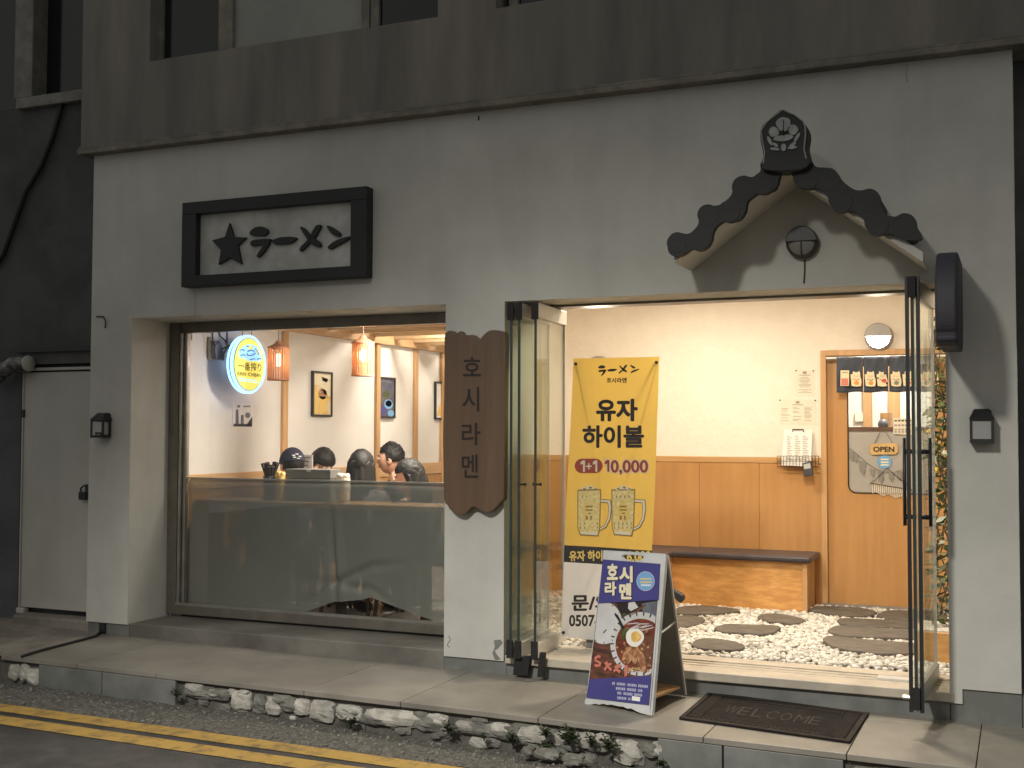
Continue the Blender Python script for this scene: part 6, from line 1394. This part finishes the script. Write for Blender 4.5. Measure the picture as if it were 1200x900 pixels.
def person(x, y, topz, face, pitch, label, shirt, hairkind, hand='table', turn=0.0, floor=0.15, scale=1.0):
    """face: yaw of the body in degrees (0 = towards the street, 90 = towards +x)"""
    e = empty('person', (x, y, floor), label, 'person', None)
    seat = 0.46; topl = topz - floor
    hc = Vector((0, -0.06, topl - 0.125)); nk = Vector((0, -0.01, topl - 0.265)); ch = Vector((0, 0.02, topl - 0.40)); wa = Vector((0, 0.05, seat + 0.20)); pv = Vector((0, 0.03, seat + 0.06))
    V = [pv, wa, ch, nk]; E_ = [(0, 1), (1, 2), (2, 3)]; Rr = [(0.155, 0.12), (0.135, 0.105), (0.15, 0.11), (0.052, 0.055)]
    hd = len(V); V.append(hc + Vector((0, 0.02, -0.06))); E_.append((3, hd)); Rr.append((0.05, 0.055))
    torso = (list(V[:3]) + [V[3] - Vector((0, 0, 0.03))], [(0, 1), (1, 2), (2, 3)], [(0.165, 0.13), (0.147, 0.117), (0.162, 0.122), (0.066, 0.068)])
    tv, te, tr = torso; lv, le, lr = [pv + Vector((0, 0, 0.02))], [], [(0.165, 0.13)]
    hands = []
    for s in (-1, 1):
        sh = Vector((s * 0.175, 0.02, topl - 0.345)); k = len(V)
        up = (hand == 'cheek' and s == -1)
        if up: el_ = Vector((s * 0.20, -0.26, topl - 0.42)); wr = Vector((s * 0.115, -0.16, topl - 0.27)); fd = Vector((s * -0.35, 0.25, 1)).normalized()
        else: el_ = Vector((s * 0.24, -0.10, topl - 0.60)); wr = Vector((s * 0.14, -0.32, max(0.80, topl - 0.58))); fd = Vector((-s * 0.25, -1, -0.12)).normalized()
        palm = wr + fd * 0.055
        V += [sh, el_, wr, palm]; E_ += [(2, k), (k, k + 1), (k + 1, k + 2), (k + 2, k + 3)]; Rr += [0.056, 0.042, 0.027, (0.036, 0.018)]
        sd = Vector((0, 0, 1)).cross(fd); sd = sd.normalized() if sd.length > 0.2 else Vector((1, 0, 0)); dn = fd.cross(sd).normalized()
        for i, (o_, L) in enumerate(((-0.030, 0.062), (-0.010, 0.074), (0.010, 0.070), (0.029, 0.055))):
            b = palm + sd * o_ + fd * 0.02; m_ = b + fd * L * 0.55 - dn * 0.006 * (1 if not up else -1); t_ = m_ + fd * L * 0.42 - dn * 0.018; kk = len(V)
            V += [b, m_, t_]; E_ += [(k + 3, kk), (kk, kk + 1), (kk + 1, kk + 2)]; Rr += [0.0095, 0.0088, 0.0075]
        b = wr + fd * 0.02 + sd * (-s) * -0.02; kk = len(V); V += [b + sd * s * -0.035 + fd * 0.02, b + sd * s * -0.045 + fd * 0.055]; E_ += [(k + 2, kk), (kk, kk + 1)]; Rr += [0.011, 0.009]
        n0 = len(tv); tv += [sh, el_, el_.lerp(wr, 0.75)]; te += [(2, n0), (n0, n0 + 1), (n0 + 1, n0 + 2)]; tr += [0.068, 0.053, 0.040]
        k = len(V); hp, kn, an, to = Vector((s * 0.09, 0.0, seat + 0.05)), Vector((s * 0.12, -0.42, seat + 0.05)), Vector((s * 0.12, -0.40, 0.09)), Vector((s * 0.135, -0.55, 0.045))
        V += [hp, kn, an, to]; E_ += [(0, k), (k, k + 1), (k + 1, k + 2), (k + 2, k + 3)]; Rr += [0.085, 0.062, 0.04, 0.035]
        n0 = len(lv); lv += [hp, kn, an + Vector((0, 0, 0.03))]; le += [(0, n0), (n0, n0 + 1), (n0 + 1, n0 + 2)]; lr += [0.095, 0.072, 0.055]
    body = skinned([tuple(v) for v in V], E_, Rr)
    # the head joins the body as one surface
    Mh = Matrix.Translation(hc) @ Matrix.Rotation(rad(turn), 4, 'Z') @ Matrix.Rotation(rad(pitch), 4, 'X') @ Matrix.Scale(1.07, 4)
    hm = MB().ball((0, 0, 0), HR, 36, 28, headfn)
    for s in (-1, 1): hm.ball((s * 0.074, 0.012, -0.008), (0.012, 0.022, 0.032), 10, 8)
    bm = bmesh.new(); bm.from_mesh(body); tmp = bpy.data.meshes.new('h'); tmp.from_pydata(hm.v, [], hm.f); tmp.transform(Mh); bm.from_mesh(tmp); me = bpy.data.meshes.new('person_body'); bm.to_mesh(me); bm.free()
    o = bpy.data.objects.new('tmp', me); col.objects.link(o); md = o.modifiers.new('r', 'REMESH'); md.mode = 'VOXEL'; md.voxel_size = 0.0062; md.use_smooth_shade = True
    sm = o.modifiers.new('sm', 'SMOOTH'); sm.factor = 0.5; sm.iterations = 2
    me2 = evalmesh(o); bpy.data.objects.remove(o)
    W = Matrix.Translation((x, y, floor)) @ Matrix.Rotation(rad(face), 4, 'Z') @ Matrix.Diagonal((scale, scale, 1, 1))
    def put(name, mesh, m, smooth=True, pre=None, solid=0):
        if pre is not None: mesh.transform(pre)
        mesh.transform(W); mesh.materials.clear(); mesh.materials.append(m)
        if smooth: mesh.polygons.foreach_set('use_smooth', [True] * len(mesh.polygons))
        return link(mesh, name, e, solid=solid)
    me2.name = 'body'; bo = put('body', me2, M['skin'])
    put('shirt', skinned([tuple(v) for v in tv], te, tr), shirt)
    put('trousers', skinned([tuple(v) for v in lv], le, lr), M['jeans'])
    def hmesh(mb): mm = bpy.data.meshes.new('p'); mm.from_pydata(mb.v, [], mb.f); return mm
    for s in (-1, 1):
        put('eye', hmesh(MB().ball((s * 0.029, -0.079, 0.006), (0.013, 0.010, 0.0075), 10, 8)), M['eyew'], pre=Mh)
        put('pupil', hmesh(MB().ball((s * 0.029, -0.087, 0.006), (0.006, 0.004, 0.0062), 8, 6)), M['eyed'], pre=Mh)
        put('eyebrow', hmesh(MB().tube([(s * 0.012, -0.092, 0.024), (s * 0.03, -0.089, 0.030), (s * 0.048, -0.078, 0.025)], [0.003, 0.004, 0.002], 6)), M['hair'], pre=Mh)
        put('shoe', hmesh(MB().ball((s * 0.132, -0.475, 0.045), (0.048, 0.13, 0.048), 14, 8)), M['black'])
    put('lips', hmesh(MB().ball((0, -0.097, -0.054), (0.021, 0.006, 0.007), 12, 6)), M['lips'], pre=Mh)
    # hair
    def hairfn(front, side, amp, f=7.0):
        def fn(q):
            lim = front if q.y < -0.25 else side
            q = q.copy(); k = 1 + amp * noise.noise(q * f) + amp * 0.6 * noise.noise(q * f * 2.3)
            q = q * k
            if q.z < lim: q.z = lim + (q.z - lim) * 0.12; s_ = 0.93; q.x *= s_; q.y *= s_
            return q
        return fn
    c0 = (0, 0.010, 0.016)
    if hairkind == 'short':
        put('hair', hmesh(MB().ball(c0, (0.086, 0.101, 0.114), 40, 28, hairfn(0.42, -0.30, 0.14, 11.0))), M['hair'], pre=Mh)
    elif hairkind == 'bowl':
        put('hair', hmesh(MB().ball(c0, (0.094, 0.108, 0.116), 40, 28, hairfn(0.10, -0.22, 0.05))), M['hair'], pre=Mh)
    elif hairkind in ('long', 'hood'):
        put('hair', hmesh(MB().ball(c0, (0.092, 0.108, 0.118), 40, 28, hairfn(0.36, -0.55, 0.05))), M['hair'], pre=Mh)
        def drape(u, v):
            a = math.pi * (0.02 + 0.96 * u); r = 0.093 + 0.014 * v + 0.005 * math.sin(u * 46) * v + 0.004 * noise.noise((u * 9, v * 4, x))
            return (math.cos(a) * r * (1.0 + 0.12 * v), 0.012 + math.sin(a) * r * 1.03, 0.03 - (0.30 if hairkind == 'long' else 0.20) * v - 0.012 * math.sin(u * 31))
        put('hair_length', hmesh(MB().grid(drape, 60, 14)), M['hair'], pre=Mh, solid=0.012)
    elif hairkind == 'cap':
        put('hair', hmesh(MB().ball(c0, (0.083, 0.098, 0.10), 36, 24, hairfn(0.30, -0.45, 0.05))), M['hair'], pre=Mh)
        def cf(q):
            q = q.copy()
            if q.z < 0.12: q.z = 0.12 + (q.z - 0.12) * 0.05
            return q
        cp = put('cap', hmesh(MB().ball((0, 0.006, 0.022), (0.093, 0.108, 0.112), 36, 24, cf)), M['capm'], pre=Mh)
        def brim(u, v): a = math.pi * (1.12 + 0.76 * u); r = 1 + 0.85 * v * math.sin(math.pi * u) ** 0.5; return (math.cos(a) * 0.090 * (1 + 0.05 * v), 0.006 + math.sin(a) * 0.104 * r, 0.036 - 0.012 * v - 0.02 * v * (1 - math.sin(math.pi * u)))
        put('brim', hmesh(MB().grid(brim, 20, 6)), M['capm'], pre=Mh, solid=0.004)
        for k_, (a, b) in enumerate(((0.0, 0.075), (-0.02, 0.058), (0.02, 0.052), (-0.008, 0.044), (0.026, 0.066))):
            put('cap_print', hmesh(MB().box(a - 0.012, a + 0.010, 0.1125 - abs(b - 0.04) * 0.25, 0.1165 - abs(b - 0.04) * 0.25, b, b + 0.008)), M['paperw'], pre=Mh)
    return e
def atp(px, py, Y): return oy(px, py, Y)
h = atp(343.5, 527, 1.02); person(h.x, h.y, h.z, -140, 4, 'person in a navy cap and dark shirt seen from behind', M['shirtn'], 'cap', turn=12)
h = atp(377.5, 526, 1.9); person(h.x, h.y, h.z, 40, 26, 'person with bowl-cut black hair bending over the table, hand at the cheek', M['shirtb'], 'bowl', hand='cheek', turn=25)
h = atp(422, 529, 1.02); person(h.x, h.y, h.z, -160, 8, 'person with long black hair seen from behind', M['shirtg'], 'long')
h = atp(466, 520, 1.9); person(h.x, h.y, h.z, -45, 2, 'person with short black hair turned in profile to the left, beside the plank sign', M['shirtk'], 'short', turn=-32)
h = atp(485, 540, 1.02); person(h.x, h.y, h.z, -118, 14, 'person with black shoulder-length hair and black top, lowest head, closest to the plank sign', M['shirtk'], 'hood', turn=42)
def chair(x, y, face, label):
    e = empty('wooden_chair', (x, y, 0.15), label, 'chair', 'dark wooden chairs in the dining room'); W = Matrix.Translation((x, y, 0.15)) @ Matrix.Rotation(rad(face), 4, 'Z')
    def pt(mb, name, m):
        mb.v = [tuple(W @ Vector(v)) for v in mb.v]; mb.build(name, M[m], e)
    pt(MB().box(-0.2, 0.2, -0.2, 0.2, 0.40, 0.44), 'seat', 'chair')
    for sx_ in (-1, 1):
        for sy_ in (-1, 1): pt(MB().tube([(sx_ * 0.17, sy_ * 0.17, 0.40), (sx_ * 0.20, sy_ * 0.21, 0.0)], [0.02, 0.014], 8), 'leg', 'chair')
        pt(MB().tube([(sx_ * 0.18, 0.18, 0.44), (sx_ * 0.18, 0.24, 0.80)], 0.014, 8), 'back_post', 'chair')
    pt(MB().box(-0.19, 0.19, 0.225, 0.25, 0.66, 0.80), 'backrest', 'chair')
for (px, yy, fc, lb_) in ((343.5, 1.02, 180, 'dark wooden chair under the person in the cap'), (422, 1.02, 180, 'dark wooden chair under the long-haired person'), (485, 1.02, 180, 'dark wooden chair under the person nearest the plank sign'), (377.5, 1.9, 0, 'dark wooden chair under the person with the bowl cut'), (466, 1.9, 0, 'dark wooden chair under the person in profile')):
    c = oy(px, 540, yy); chair(c.x, c.y, fc, lb_)
